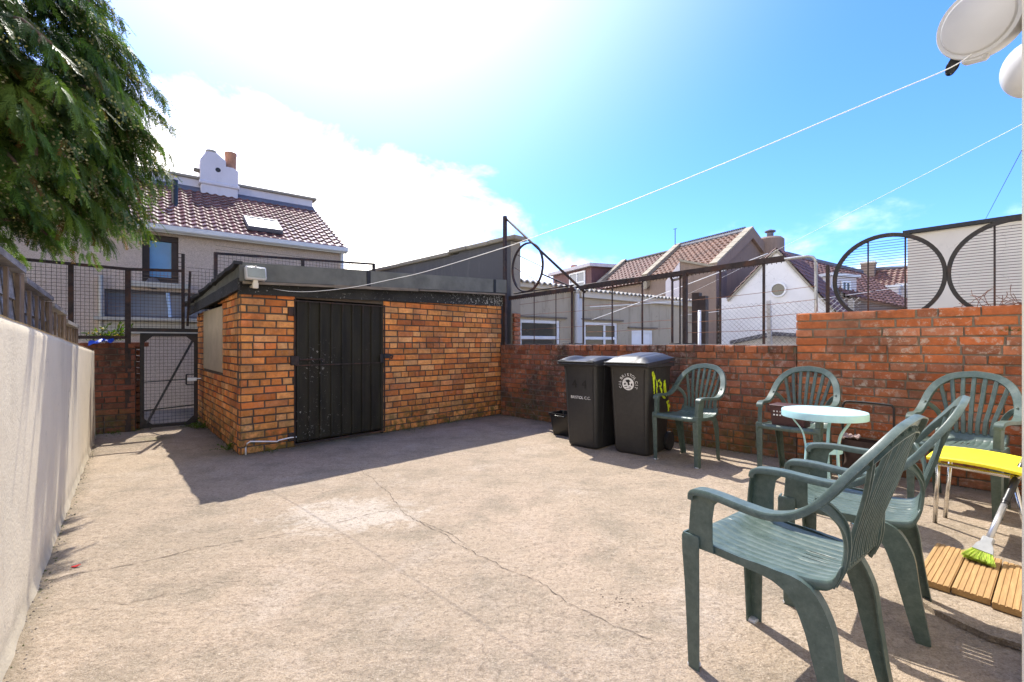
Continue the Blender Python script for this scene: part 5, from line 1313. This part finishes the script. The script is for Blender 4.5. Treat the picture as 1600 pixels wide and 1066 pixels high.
for i,chh in enumerate('CIT'): a=R(12-17*i); front_text(b,chh,.040,rr_*math.cos(a),cz0+rr_*math.sin(a),a-math.pi/2)
for i,chh in enumerate('CIL'): a=R(202-17*i+0); front_text(b,chh,.040,rr_*math.cos(a),cz0+rr_*math.sin(a),a-math.pi/2)
for a in (24,158): front_text(b,'.',.05,rr_*math.cos(R(a)),cz0+rr_*math.sin(R(a)),0)
n_=36; 
def fpt_(x,z,lift=.0): return (-x,yfront(z)+lift,z)
P=[fpt_(.066*math.cos(2*math.pi*k/n_),cz0+.066*math.sin(2*math.pi*k/n_),.0012) for k in range(n_)]; b.add(P,[tuple(range(n_-1,-1,-1))])
b.build('crest',M['white_print'],t2,True)
b=MB()
for poly in ([(-.03,.038),(.008,.045),(.03,.03),(.012,.018),(.022,-.006),(.0,-.018),(-.006,.012),(-.02,.02)],[(-.05,.0),(-.03,.012),(-.022,-.004),(-.04,-.014)],[(-.045,-.028),(-.015,-.022),(-.01,-.03),(-.042,-.036)],[(.03,.0),(.045,.01),(.05,-.012),(.036,-.02)],[(-.03,-.045),(.03,-.045),(.026,-.05),(-.026,-.05)],[(.01,-.028),(.035,-.03),(.032,-.038),(.008,-.036)]):
    b.add([fpt_(x,cz0+z,.0026) for x,z in poly],[tuple(range(len(poly)-1,-1,-1))])
b.build('crest_mark',M['dark_print'],t2,True)
b=MB(); rnd=random.Random(14)
def stroke(pts,w):
    P=[]; pts=[V(0,y,z) for y,z in pts]; f=[]
    for a_,c_ in zip(pts,pts[1:]):
        for k in range(6): f.append(a_.lerp(c_,k/6))
    f.append(pts[-1])
    for i,p in enumerate(f):
        d=(f[min(i+1,len(f)-1)]-f[max(i-1,0)]).normalized(); n2=V(0,-d.z,d.y); ww=w*rnd.uniform(.7,1.25)*.5
        for sg in (1,-1): q=p+n2*ww*sg; P.append((-xside(q.z)-.0012,q.y,q.z))
    b.add(P,[(2*i,2*i+1,2*i+3,2*i+2) for i in range(len(f)-1)])
_st=stroke
def stroke(pts,w): _st([(.20-(.19-y)*1.35,z) for y,z in pts],w*1.1)
stroke([(.185,.865),(.165,.80),(.15,.70),(.135,.64)],.034); stroke([(.175,.85),(.14,.80),(.105,.74),(.09,.70)],.03); stroke([(.15,.66),(.10,.70)],.022); stroke([(.105,.70),(.095,.62),(.10,.55)],.026)
stroke([(.085,.76),(.05,.775)],.02); stroke([(.055,.755),(.02,.73),(.035,.70),(.06,.71)],.022); stroke([(.045,.69),(.015,.66),(.005,.60)],.026); stroke([(-.03,.76),(-.05,.70),(-.06,.63),(-.09,.60)],.034); stroke([(-.02,.73),(-.03,.66),(-.055,.60)],.02)
stroke([(-.08,.52),(-.13,.53)],.022); stroke([(-.10,.52),(-.12,.47),(-.13,.42)],.028); stroke([(-.13,.50),(-.15,.46)],.02); stroke([(.02,.62),(-.02,.585),(-.06,.57)],.018)
b.build('graffiti',M['graffiti'],t2,True)
# recycling box
t=thing('recycling_box','low black open recycling box tucked behind the left bin','box',(.70,5.80,0),math.atan2(.68,-.73))
b=MB(); lv=[(.30,.22,.03,.0,0),(.31,.23,.03,.01,0),(.37,.28,.03,.25,0),(.40,.31,.03,.255,0),(.40,.31,.03,.28,0),(.365,.275,.03,.28,0),(.30,.22,.03,.03,0)]
loft(b,lv,cap=True); b.build('body',M['black_plastic'],t,True,smooth=35)
b=MB(); b.tube([(-.07,.145,.27),(-.07,.165,.25),(.07,.165,.25),(.07,.145,.27)],.008); b.build('handle',M['black_plastic'],t,True,smooth=True)

# ================================================================== yellow chair, decking boards, broom
A_=V(2.46,2.735,.47); B_=V(2.63,2.41,.47); wd=V(.79,.61,0).normalized(); bd=(B_-A_).normalized(); W_s=.46; D_s=(B_-A_).length+.03
t=thing('yellow_chair','bright yellow bent board chair with dull chrome tube legs','chair',(A_+wd*.23+bd*.18-UP*.47))
b=MB()
def seatf(u,v): 
    p=A_+wd*(W_s*u)+bd*(D_s*v); return p+UP*(.012*math.sin(v*math.pi*1.1)*0-.018*(2*u-1)**2*.5+.012*(1-(2*v-1)**2))
b.grid(lambda u,v: tuple(seatf(u,v)),10,14); b.build('seat',M['yellow'],t,smooth=True,mods=[('SOLIDIFY',dict(thickness=.02,offset=-1)),('BEVEL',dict(width=.004,segments=2))])
b=MB(); b.grid(lambda u,v: tuple(A_+wd*(W_s*(.06+.88*u))+bd*(D_s+.01+.10*v+.02*math.sin(u*math.pi))+UP*(.10+.34*v)),10,10); b.build('backrest',M['yellow'],t,smooth=True,mods=[('SOLIDIFY',dict(thickness=.018)),('BEVEL',dict(width=.004,segments=2))])
for u,v,fx,fy in ((.13,.12,.20,.07),(.87,.12,.93,.03),(.13,.88,.05,1.12),(.87,.88,.95,1.12)):
    p0=A_+wd*(W_s*u)+bd*(D_s*v)-UP*.022; p1=A_+wd*(W_s*fx)+bd*(D_s*fy); p1.z=.0
    if u<.5 and v<.5: p1=V(2.66,2.90,0); p0=V(2.60,2.81,.448)
    b=MB(); b.tube([p0,p1],.0115,10); b.build('leg',M['chrome'],t,smooth=True)
b=MB()
for u in (.13,.87):
    p0=A_+wd*(W_s*u)+bd*(D_s*.1)-UP*.032; p1=A_+wd*(W_s*u)+bd*(D_s*.95)-UP*.032; p2=A_+wd*(W_s*u)+bd*(D_s+.13)+UP*.40
    b.tube([p0,p1,p1+bd*.035+UP*.04,p2],.011,8)
b.build('frame',M['chrome'],t,smooth=True)

dl=V(.77,.64,0).normalized(); dw=V(.58,-.815,0).normalized(); d0_=V(1.895,2.170,0)
# thin raised concrete slab under the boards
b=MB(); rnd=random.Random(31)
s0=V(1.72,2.02,0); pts=[]
edge=[gnd(1440,948),gnd(1462,962),gnd(1490,975),gnd(1515,988),gnd(1545,1002),gnd(1575,1010),gnd(1600,1018),gnd(1660,1040)]
ed=[]
for a,c in zip(edge,edge[1:]):
    for k in range(6): q=a.lerp(c,k/6); ed.append(q+V(.014*mnoise.noise(q*9),.018*mnoise.noise(q*7+V(4,0,0)),0))
back=[V(3.2,2.2,0),V(3.5,2.9,0),V(2.75,3.3,0),V(2.0,2.45,0)]
poly=[V(p.x,p.y,.0) for p in ed+back]; up_=[V(p.x,p.y,.024) for p in ed+back]
n_=len(poly); cen=sum(up_,V(0,0,0))/n_
b.add(poly+up_,[tuple(range(n_,2*n_))]+[(i,(i+1)%n_,n_+(i+1)%n_,n_+i) for i in range(n_)])
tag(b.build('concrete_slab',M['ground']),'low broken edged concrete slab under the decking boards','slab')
for k in range(4):
    o=d0_+dw*(.128*k)+dl*(.012*math.sin(k*2.1))
    lab=['leftmost decking board, end clear of the broom','second decking board, the one under the broom head','third decking board, cut by the right edge','fourth decking board, mostly hidden past the right edge'][k]
    sec=[]; w=.122; hgt=.028; ng=6; zt=hgt
    pr=[(0,0),(w,0),(w,zt-.003)]
    xs=[]
    for i in range(ng):
        x1=w-(i+.09)*w/ng; x0=w-(i+.91)*w/ng
        pr+= [(x1,zt-.0035),(x1-.002,zt),(x0+.002,zt),(x0,zt-.0035)]
    pr+=[(0,zt-.004)]
    b=MB(); A=[o+dw*x+UP*(z+.028) for x,z in pr]; n_=len(A); L_=.57 if k<3 else .5
    b.add(A+[p+dl*L_ for p in A],[tuple(range(n_)),tuple(range(2*n_-1,n_-1,-1))]+[((i+1)%n_,i,n_+i,n_+(i+1)%n_) for i in range(n_)])
    # seat the mesh on its own origin so the grain follows the board
    t=thing('decking_board',lab,'board',o,math.atan2(dl.y,dl.x),'grooved decking boards')
    b.build('board',M['deck'],t)
# broom
h0=V(2.33,2.30,.066); h1=V(2.80,2.50,.56); ax=(h1-h0).normalized()
t=thing('broom','silver handled broom with lime bristles leaning over the decking boards','broom',V(h0.x,h0.y,0))
b=MB(); b.tube([h0+ax*.09,h0+ax*.36],.0135,12); b.build('handle',M['alu'],t,smooth=True)
b=MB(); b.tube([h0+ax*.355,h0+ax*.62],.0165,12); b.tube([h0+ax*.37,h0+ax*.385],.019,12); b.build('grip',M['black_plastic'],t,smooth=40)
b=MB(); b.tube([h0+ax*.62,h0+ax*1.15],.0135,12); b.build('handle',M['alu'],t,smooth=True)
hd=V(.62,-.78,0).normalized(); hd=(hd-ax*hd.dot(ax)).normalized(); hn=ax.cross(hd)
b=MB(); b.sweep([h0+ax*.05,h0+ax*.085,h0+ax*.11],[(-.5,-.5),(.5,-.5),(.5,.5),(-.5,.5)],up=hn,scale=[(.078,.034),(.062,.032),(.032,.032)]); b.build('head',M['broom_grey'],t,smooth=30)
b=MB(); rnd=random.Random(41)
for k in range(700):
    a=rnd.uniform(-.5,.5); c=rnd.uniform(-.5,.5); p=h0+ax*.052+hd*(a*.072)+hn*(c*.028)
    e=h0-ax*rnd.uniform(.0,.012)+hd*(a*.115+rnd.uniform(-.006,.006))+hn*(c*.075)
    e.z=max(e.z,.060); cc=rnd.uniform(.75,1.2); b.tint=(cc,cc,cc) if rnd.random()>.22 else (1.1,.9,1.6)
    s_=hd*.0013; b.add([p-s_,p+s_,e+s_,e-s_],[(0,1,2,3)]); s_=hn*.0013; b.add([p-s_,p+s_,e+s_,e-s_],[(0,1,2,3)])
M['lime']=simple('lime_bristles',(.50,.66,.07),.6,.15,40,0,tint=True)
b.build('bristles',M['lime'],t)
b=MB(); b.bbox(h0+ax*.115,(.045,.03,.05),.006,(hd,hn,ax)); b.build('socket',M['broom_grey'],t)

# small red scrap on the ground
p=gnd(118,886); b=MB(); b.add([p+V(-.02,-.004,.004),p+V(.004,-.008,.004),p+V(.022,.006,.012),p+V(-.004,.008,.006),p+V(-.02,-.004,.001),p+V(.004,-.008,.001),p+V(.022,.006,.009),p+V(-.004,.008,.003)],[(0,1,2,3),(7,6,5,4),(0,4,5,1),(1,5,6,2),(2,6,7,3),(3,7,4,0)])
tag(b.build('paper_scrap',M['red_scrap']),'tiny bright red scrap on the concrete near the cream wall','scrap')

# ================================================================== washing line, reel, wall fittings at the right edge
J=V(1.128,1.024,0); JD=V(.772,.636,0).normalized(); JN=V(-.636,.772,0).normalized()
t=thing('rear_house_wall','sunlit cream house wall edge with door jamb at the far right edge','house',J)
def jp(s,n,z): return J+JD*s+JN*n+UP*z
def jbox(mb,s0,s1,n0,n1,z0,z1): mb.hexa([jp(s,n,z) for z in (z0,z1) for s,n in ((s0,n0),(s1,n0),(s1,n1),(s0,n1))])
b=MB(); jbox(b,.075,3.6,-.25,0,-.02,2.15); b.build('wall',M['cream_render'],t)
b=MB(); jbox(b,-6.2,-2.275,-.25,0,-.02,2.15); b.build('wall',M['cream_render'],t)
b=MB(); jbox(b,-6.2,3.6,-.25,0,2.154,5.6); b.build('upper_wall',M['cream_render'],t)
b=MB(); jbox(b,0,.073,-.12,-.004,0,2.15); b.build('door_jamb',M['upvc'],t)
b=MB(); jbox(b,-2.273,-2.2,-.12,-.004,0,2.15); b.build('door_jamb',M['upvc'],t)
rc=V(1.215,1.194,1.982); rv=rc-V(0,0,EYE); rv.normalize(); rl=V(-.70,.714,0); ru=V(-.31,-.30,.90); rN=(-rv+rl*.30+ru*.22).normalized(); rX=UP.cross(rN).normalized(); rY=rN.cross(rX)
t=thing('line_reel','round light grey retractable washing line reel at the top right','washing line reel',rc)
b=MB(); b.lathe([(0,.032),(.066,.032),(.070,.030),(.0735,.023),(.082,.023),(.0845,.017),(.0845,-.026),(.079,-.036),(0,-.036)],rc,48,(rX,rY,rN)); b.build('casing',M['grey_plastic'],t,smooth=30)
oA=-rX*.01-rY*.085
b=MB(); pl=rc+V(0,0,0)
ex=-ru+rl*.05; ex=(ex-rN*ex.dot(rN)).normalized()
b.bbox(rc+ex*.072+rN*.004,(.045,.05,.03),.006,(ex,rN.cross(ex),rN)); b.build('spout',M['grey_plastic'],t,smooth=40)
b=MB(); kn=-ru*.8+rl*.62; kn=(kn-rN*kn.dot(rN)).normalized(); q=rc+kn*.096-rN*.018
b.lathe([(0,.02),(.011,.017),(.015,.005),(.012,-.012),(0,-.017)],q,18,(rX,rY,(kn+rX*.3).normalized())); b.build('stop_knob',M['black_plastic'],t,smooth=True)
b=MB(); b.bbox(rc-rN*.03+rX*-.06+UP*.02,(.05,.03,.03),.004,(rX,rY,rN)); bq=jp(.24,.008,2.02); b.bar(rc-rN*.034,bq,.03,.02); b.bbox(bq,(.08,.016,.10),.004,(JD,JN,UP)); b.build('wall_bracket',M['upvc'],t)
c_=V(1.92,1.70,2.165); axn=JN; axx=JD; axy=UP
t=thing('wall_fitting','white rounded dome fitting below the washing line reel at the right edge','wall fitting',c_)
prof=[(0,.085)]+[(.10*math.sin(R(10*k)),.085*math.cos(R(10*k))) for k in range(1,10)]+[(.10,-.01),(0,-.01)]
b=MB(); b.lathe(prof,c_,40,(axx,axy,axn)); b.build('dome',M['grey_plastic'],t,smooth=40)
b=MB(); b.lathe([(.103,.006),(.108,.004),(.108,-.018),(0,-.018)],c_,40,(axx,axy,axn)); b.build('gasket',M['black_plastic'],t,smooth=40)
lp=rc+ex*.070+rN*.022
S_=onf(.27,1.735,.06); 
def line(a,c,sag,r,mat,label,cat='washing line',n=40,name='washing_line',extra=None):
    pts=[]
    for i in range(n+1):
        u=i/n; p=a.lerp(c,u); p=p-UP*(4*sag*u*(1-u)); 
        if extra: p=p-UP*extra(u)
        pts.append(p)
    b=MB(); b.tube(pts,r,6); return tag(b.build(name,mat,smooth=True),label,cat)
S_=onf(.30,1.735,.04); pxl=lp.x/lp.y*F+800; pyl=HZ-(lp.z-EYE)/lp.y*F; pxs=S_.x/S_.y*F+800
pts=[lp]
for px,py in ((1485,106),(1400,142),(1300,184),(1120,260),(946,330),(826,373.5),(783,388.5),(665,424.5),(610,437),(560,447.5),(520,453),(480,456),(450,455)):
    q=(px-pxs)/(pxl-pxs); Y=1/((1-q)/S_.y+q/lp.y); pts.append(at(px,py,Y))
pts.append(S_)
cp=catmull(pts,6); w_=MB(); w_.tube(cp,.0013,6,scale=[(1+.7*i/len(cp),)*2 for i in range(len(cp))]); tag(w_.build('washing_line',M['rope'],smooth=True),'white washing line from the reel to the shed roof edge','washing line')
# neighbours' lines
a_=at(1640,172,2.6); c_=at(1321,342,7.2); c2=at(1070,462,13.0); line(a_,c2,.02,.0016,M['rope'],'thin pale washing line crossing the sky below the reel line')
a_=at(1600,228,6.0); c_=at(1536,350,9.4); line(at(1608,213,5.8),c_,0,.004,M['dark_wire'],'thin dark wire dropping to the cream building roof','wire',name='wire')
line(at(922,479.5,8.2),at(1101,467.5,9.5),.01,.006,M['rope'],'white washing line in front of the beige outbuilding, upper of two crossing')
line(at(925,500,8.4),at(1200,396,7.0),.01,.006,M['rope'],'white washing line rising to the right across the beige outbuilding')
line(at(1062,493,9),at(1420,447,7.6),.03,.004,M['rope'],'white washing line crossing the white gabled house')

# blue tarpaulin scrap over the pier wall
p=gp(gs(143),1.17,.03); b=MB(); b.grid(lambda u,v: tuple(p+GD*(-.02+.24*u)+GN*(.02+.09*v+.03*math.sin(u*5))+UP*(.055*u-.035*v*(1+math.sin(u*9)*.4)+.015*math.sin(u*14+v*5))),14,6)
tag(b.build('tarpaulin',M['blue_tarp'],smooth=True,mods=[('SOLIDIFY',dict(thickness=.004))]),'crumpled blue tarpaulin scrap on the dark brick wall top','tarpaulin')

# ================================================================== vegetation
def leafquad(b,p,d,n_,L,w,c):
    b.tint=c; s_=d.cross(n_).normalized()*w*.5; m=p+d*L*.45
    b.add([p,m-s_,p+d*L,m+s_],[(0,1,2,3)])
def weed(name,label,p,h,n_,spread,seed,kind='weed',flowers=0):
    rnd=random.Random(seed); b=MB()
    for k in range(n_):
        a=rnd.uniform(0,6.28); d=V(math.cos(a)*rnd.uniform(.2,1),math.sin(a)*rnd.uniform(.2,1),rnd.uniform(.3,1.1)).normalized(); q=V(p.x+rnd.gauss(0,spread),p.y+rnd.gauss(0,spread),p.z)
        L=h*rnd.uniform(.4,1)
        c=rnd.uniform(.6,1.3); base=(.07*c,.13*c,.02*c)
        for j in range(4):
            d=(d+V(rnd.uniform(-.3,.3),rnd.uniform(-.3,.3),-.08)).normalized()
            q2=q+d*L/4
            leafquad(b,q,d,V(rnd.uniform(-1,1),rnd.uniform(-1,1),.5),L/4*1.1,.004,base)
            for _ in range(2):
                e=(d+V(rnd.uniform(-1,1),rnd.uniform(-1,1),rnd.uniform(-.3,.5))).normalized(); leafquad(b,q2,e,V(rnd.uniform(-1,1),rnd.uniform(-1,1),1),L*.28,L*.12,(base[0]*rnd.uniform(.8,1.4),base[1]*rnd.uniform(.8,1.3),base[2]))
            q=q2
        if flowers and rnd.random()<flowers:
            for j in range(6): leafquad(b,q,V(rnd.uniform(-1,1),rnd.uniform(-1,1),.3).normalized(),UP,.02,.014,(.85,.55,.02))
    return tag(b.build(name,M['weed']),label,kind)
weed('weed','small weeds growing along the shed foot below the corner brickwork',SH+SS*.35+NS*.03,.13,26,.05,1)
weed('weed','mossy tuft at the shed corner beside the white cable',SH+NF*.05+SF*.25,.05,30,.05,2)
weed('weed','low weeds at the shed foot right of the black door',SH+SF*2.0+NF*.04,.045,60,.11,3)
weed('weed','weeds at the shed foot midway between door and corner',SH+SF*2.75+NF*.04,.055,30,.08,4)
weed('weed','leafy weed tuft at the shed foot beside the gate',SH+SS*2.1+NS*.05,.14,40,.06,5)
weed('weed','sunlit grass tuft under the gate corner',gp(gb-.08,0,.06),.08,40,.07,6)
weed('weed','weeds under the dark brick wall at the end of the cream wall',gp(gs(172),0,.06),.09,60,.13,7)
weed('weed','fern like weed growing from the low brick wall near the corner',RWO+RW*.55+RN*.012+UP*.42,.05,24,.02,8)
weed('weed','small fern growing from the wall between the bins and chair',RWO+RW*2.75+RN*.012+UP*.55,.06,24,.03,9)
weed('weed','moss tuft in a joint of the high brick wall at right',RWO+RW*rw_at(1583)+RN*.012+UP*1.245,.03,40,.03,10)
weed('wild_plant','bright leafy plant with yellow flowers growing behind the mesh screen',gp(gs(176),1.18,-.18),.26,44,.09,11,'plant',.3)
weed('wild_plant','thin yellow flowered plant above the blue tarpaulin behind the screen',gp(gs(136),1.2,-.18),.16,18,.1,12,'plant',.9)

# ---- conifer overhanging the cream wall
rng=np.random.default_rng(5)
TC=np.array([-4.9,2.85,0.0])
tree=thing('conifer_tree','big drooping dark green cypress overhanging the left wall','tree',TC)
b=MB(); b.tube([V(-4.9,2.85,0),V(-4.92,2.87,2),V(-4.87,2.83,4.5),V(-4.9,2.85,7.6)],.17,12,scale=[(1.2,1.2),(1,1),(.6,.6),(.12,.12)]); trunk=b.build('trunk',M['bark'],tree,smooth=True)
# one flat spray: central stem with paired leaflets
def spray(nl,seed):
    r=np.random.default_rng(seed); Q=[]
    for k in range(nl):
        x=.08+.92*k/nl
        for sgn in (1,-1):
            L=(.25*(1-.7*x)+.05)*r.uniform(.75,1.25); a=sgn*(.58+r.uniform(-.15,.15))
            d=np.array([math.cos(a),math.sin(a),r.uniform(-.15,.1)]); n2=np.array([-d[1],d[0],0]); w=.034+.016*r.random()
            p=np.array([x,0,-.12*x*x]); m=p+d*L*.5
            Q.append([p,m-n2*w*.5,p+d*L,m+n2*w*.5])
    for k in range(4):
        x0=k/4; x1=(k+1)/4; Q.append([[x0,-.015,-.12*x0**2],[x1,-.012,-.12*x1**2],[x1,.012,-.12*x1**2],[x0,.015,-.12*x0**2]])
    return np.array(Q,dtype=float)
SPR=[spray(10,s) for s in range(4)]
def prof(z):
    zs_=[1.9,2.0,2.3,2.7,3.2,3.65,4.1,5.0,6.0,7.0,8.0]; rs_=[1.6,1.98,2.18,2.30,2.18,2.07,1.88,1.55,1.08,.6,.1]
    return np.interp(z,zs_,rs_)
VS=[];TS=[]
def emit(p,d,up,L,c):
    d=d/np.linalg.norm(d); s=np.cross(up,d); s/=np.linalg.norm(s)+1e-9; n=np.cross(d,s)
    Q=SPR[rng.integers(4)]*L; W=p+Q[...,0:1]*d+Q[...,1:2]*s+Q[...,2:3]*n
    VS.append(W.reshape(-1,3)); TS.append(np.repeat(np.array(c)[None,:],W.shape[0]*4,0)*rng.uniform(.85,1.15,(W.shape[0]*4,1)))
limbs=MB(); nb_=0
def bough(ang,z,rad,L,dens=1.0,inner=False):
    o=np.array([math.cos(ang),math.sin(ang),0]); start=TC+o*max(0,rad-L)+np.array([0,0,z+.12+rng.uniform(-.1,.1)])
    d=o+np.array([rng.normal(0,.62),rng.normal(0,.62),0]); d/=np.linalg.norm(d)
    bright=rng.uniform(.8,1.4); yel=rng.random()
    side=np.array([-d[1],d[0],0]); n=int(9*dens); pts=[]
    coneb=rng.random()<.5 and not inner
    for k in range(n):
        u=k/(n-1); p=start+d*(L*u)+np.array([0,0,L*(.10*u-.62*u*u)]); pts.append(Vector(p))
        tang=d+np.array([0,0,.10-1.24*u]); tang/=np.linalg.norm(tang)
        for sg in (1,-1):
            for rep in range(3):
                dd=tang*rng.uniform(.2,1.0)+side*sg*rng.uniform(.1,.9)*(1.1-u*.5)+np.array([0,0,-rng.uniform(.2,1.4)])
                up=np.array([rng.normal(0,.6),rng.normal(0,.6),.7])+o*.8
                l=rng.uniform(.10,.23)*(1.15-.3*u)
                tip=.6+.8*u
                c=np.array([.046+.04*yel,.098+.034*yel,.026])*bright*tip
                if rng.random()<.03: c=np.array([.15,.085,.03])
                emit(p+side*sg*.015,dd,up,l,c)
                if coneb and rng.random()<.5:
                    q=p+dd/np.linalg.norm(dd)*l*rng.uniform(.6,1.0)
                    for _ in range(rng.integers(3,8)):
                        r_=q+rng.normal(0,.022,3); e=rng.normal(0,1,3); e/=np.linalg.norm(e); s=np.cross(e,[.3,.2,1]); s/=np.linalg.norm(s); w=.0085
                        VS.append(np.array([r_-s*w,r_-np.cross(e,s)*w,r_+s*w,r_+np.cross(e,s)*w])); TS.append(np.repeat(np.array([[.33,.32,.19]])*rng.uniform(.6,1.3),4,0))
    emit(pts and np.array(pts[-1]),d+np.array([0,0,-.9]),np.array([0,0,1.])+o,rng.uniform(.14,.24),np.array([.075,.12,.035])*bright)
    return pts
def density(ang):   # the yard side carries the growth one can see
    c=math.cos(ang+.53); return 1.0 if c>.1 else .35
for k in range(2700):
    z=2.22+5.7*rng.random()**1.35; ang=rng.uniform(-math.pi,math.pi)
    if rng.random()>density(ang): continue
    r=prof(z-.1)*rng.uniform(.86,1.03); r*=.955+.04*mnoise.noise(V(3*math.cos(ang),3*math.sin(ang),z*1.6))*2; L=rng.uniform(.28,.62)
    pts=bough(ang,z,r,L)
    if k%8==0: limbs.tube([V(-4.9,2.85,pts[0].z-.3)]+pts[::4]+[pts[-1]],.016,5,scale=[(2.2,2.2)]+[(1-.2*i,1-.2*i) for i in range(len(pts[::4]))]+[(.2,.2)])
for k in range(700):
    z=2.3+5.3*rng.random()**1.2; ang=rng.uniform(-math.pi,math.pi)
    if rng.random()>density(ang): continue
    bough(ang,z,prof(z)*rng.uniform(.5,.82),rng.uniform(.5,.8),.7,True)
VA=np.concatenate(VS); TA=np.concatenate(TS); VA=VA-TC
me=bpy.data.meshes.new('crown'); nv=len(VA); nf=nv//4
me.vertices.add(nv); me.vertices.foreach_set('co',VA.astype(np.float32).ravel())
me.loops.add(nv); me.loops.foreach_set('vertex_index',np.arange(nv,dtype=np.int32))
me.polygons.add(nf); me.polygons.foreach_set('loop_start',np.arange(0,nv,4,dtype=np.int32)); 
me.update(calc_edges=True)
a=me.attributes.new('tint','FLOAT_COLOR','POINT'); a.data.foreach_set('color',np.concatenate([TA,np.ones((nv,1))],1).astype(np.float32).ravel())
me.materials.append(M['leaf']); o=bpy.data.objects.new('crown',me); col.objects.link(o); o.parent=tree
limbs.build('limb',M['bark'],trunk,smooth=True)
print('tree faces',nf)

# ================================================================== light, sky, camera
SUN_AZ=V(-.385,.923,0).normalized(); EL=R(54.5)
sd=V(SUN_AZ.x*math.cos(EL),SUN_AZ.y*math.cos(EL),math.sin(EL))
sl_=bpy.data.lights.new('sun','SUN'); sl_.energy=SUN_E; sl_.angle=R(.55); sl_.color=(1,.945,.86)
so=bpy.data.objects.new('sun',sl_); col.objects.link(so); so.rotation_euler=(-sd).to_track_quat('-Z','Y').to_euler(); so.location=(0,0,12)
w=bpy.data.worlds.new('World'); sc.world=w; w.use_nodes=True; nt=w.node_tree; N=nt.nodes; Lk=nt.links
bg=N['Background']; bg.inputs[1].default_value=SKY_S
sky=N.new('ShaderNodeTexSky'); sky.sky_type='NISHITA'; sky.sun_disc=False; sky.sun_elevation=EL; sky.sun_rotation=math.atan2(sd.x,sd.y); sky.air_density=1.0; sky.dust_density=.45; sky.ozone_density=1.6
tc=N.new('ShaderNodeTexCoord'); sep=N.new('ShaderNodeSeparateXYZ'); Lk.new(tc.outputs['Generated'],sep.inputs[0])
def m(op,a,b=None,c=None,clamp=False):
    q=N.new('ShaderNodeMath'); q.operation=op; q.use_clamp=clamp
    for s,v in zip(q.inputs,(a,b,c)):
        if v is None: continue
        if hasattr(v,'is_linked'): Lk.new(v,s)
        else: s.default_value=v
    return q.outputs[0]
az=m('ARCTAN2',sep.outputs[0],sep.outputs[1]); elv=m('ARCSINE',sep.outputs[2])
nz=N.new('ShaderNodeTexNoise'); nz.inputs['Scale'].default_value=4.2; nz.inputs['Detail'].default_value=9; nz.inputs['Roughness'].default_value=.6; nz.inputs['Distortion'].default_value=.25
mp=N.new('ShaderNodeMapping'); mp.inputs['Scale'].default_value=(1,1,1.7); mp.inputs['Location'].default_value=(.35,.1,0); Lk.new(tc.outputs['Generated'],mp.inputs[0]); Lk.new(mp.outputs[0],nz.inputs['Vector'])
# cloud bank: its top falls from about 24 degrees on the left to the horizon on the right
cr=N.new('ShaderNodeMapRange'); cr.clamp=True; cr.inputs['From Min'].default_value=R(-24); cr.inputs['From Max'].default_value=R(14); cr.inputs['To Min'].default_value=R(25); cr.inputs['To Max'].default_value=R(7.0); Lk.new(az,cr.inputs[0])
ed=m('SUBTRACT',cr.outputs[0],elv); ed=m('ADD',m('MULTIPLY',ed,6.0),m('MULTIPLY',m('SUBTRACT',nz.outputs['Fac'],.5),2.9))
ss=N.new('ShaderNodeMapRange'); ss.interpolation_type='SMOOTHSTEP'; ss.inputs['From Min'].default_value=-.35; ss.inputs['From Max'].default_value=1.35; Lk.new(ed,ss.inputs[0])
# thin wisps higher up
nz2=N.new('ShaderNodeTexNoise'); nz2.inputs['Scale'].default_value=2.0; nz2.inputs['Detail'].default_value=8; nz2.inputs['Roughness'].default_value=.62; Lk.new(mp.outputs[0],nz2.inputs['Vector'])
s2=N.new('ShaderNodeMapRange'); s2.interpolation_type='SMOOTHSTEP'; s2.inputs['From Min'].default_value=.56; s2.inputs['From Max'].default_value=.80; Lk.new(nz2.outputs['Fac'],s2.inputs[0])
# bright veil round the sun
dt=N.new('ShaderNodeVectorMath'); dt.operation='DOT_PRODUCT'; Lk.new(tc.outputs['Generated'],dt.inputs[0]); dt.inputs[1].default_value=sd
vl=N.new('ShaderNodeMapRange'); vl.inputs['From Min'].default_value=.58; vl.inputs['From Max'].default_value=1.0; Lk.new(dt.outputs['Value'],vl.inputs[0])
gr=N.new('ShaderNodeMix'); gr.data_type='RGBA'; gr.blend_type='MULTIPLY'; gr.inputs[0].default_value=1; Lk.new(sky.outputs[0],gr.inputs[6]); gr.inputs[7].default_value=SKY_TINT
mx=N.new('ShaderNodeMix'); mx.data_type='RGBA'; Lk.new(m('MAXIMUM',ss.outputs[0],m('MAXIMUM',m('MULTIPLY',s2.outputs[0],.06),m('MULTIPLY',m('POWER',vl.outputs[0],3.3),.45))),mx.inputs[0]); Lk.new(gr.outputs[2],mx.inputs[6]); mx.inputs[7].default_value=CLOUD
Lk.new(mx.outputs[2],bg.inputs[0])

cam=bpy.data.cameras.new('camera'); cam.sensor_width=36; cam.lens=36*F/1600; cam.shift_y=4/1600; cam.clip_start=.02; cam.clip_end=1500
co=bpy.data.objects.new('camera',cam); col.objects.link(co); co.location=(0,0,EYE); co.rotation_euler=(R(90),0,0); sc.camera=co
sc.view_settings.view_transform='Standard'; sc.view_settings.look='None'; sc.view_settings.gamma=1; sc.view_settings.exposure=EXPO
sc.render.engine='CYCLES'; sc.cycles.max_bounces=6; sc.cycles.diffuse_bounces=4; sc.cycles.transparent_max_bounces=4
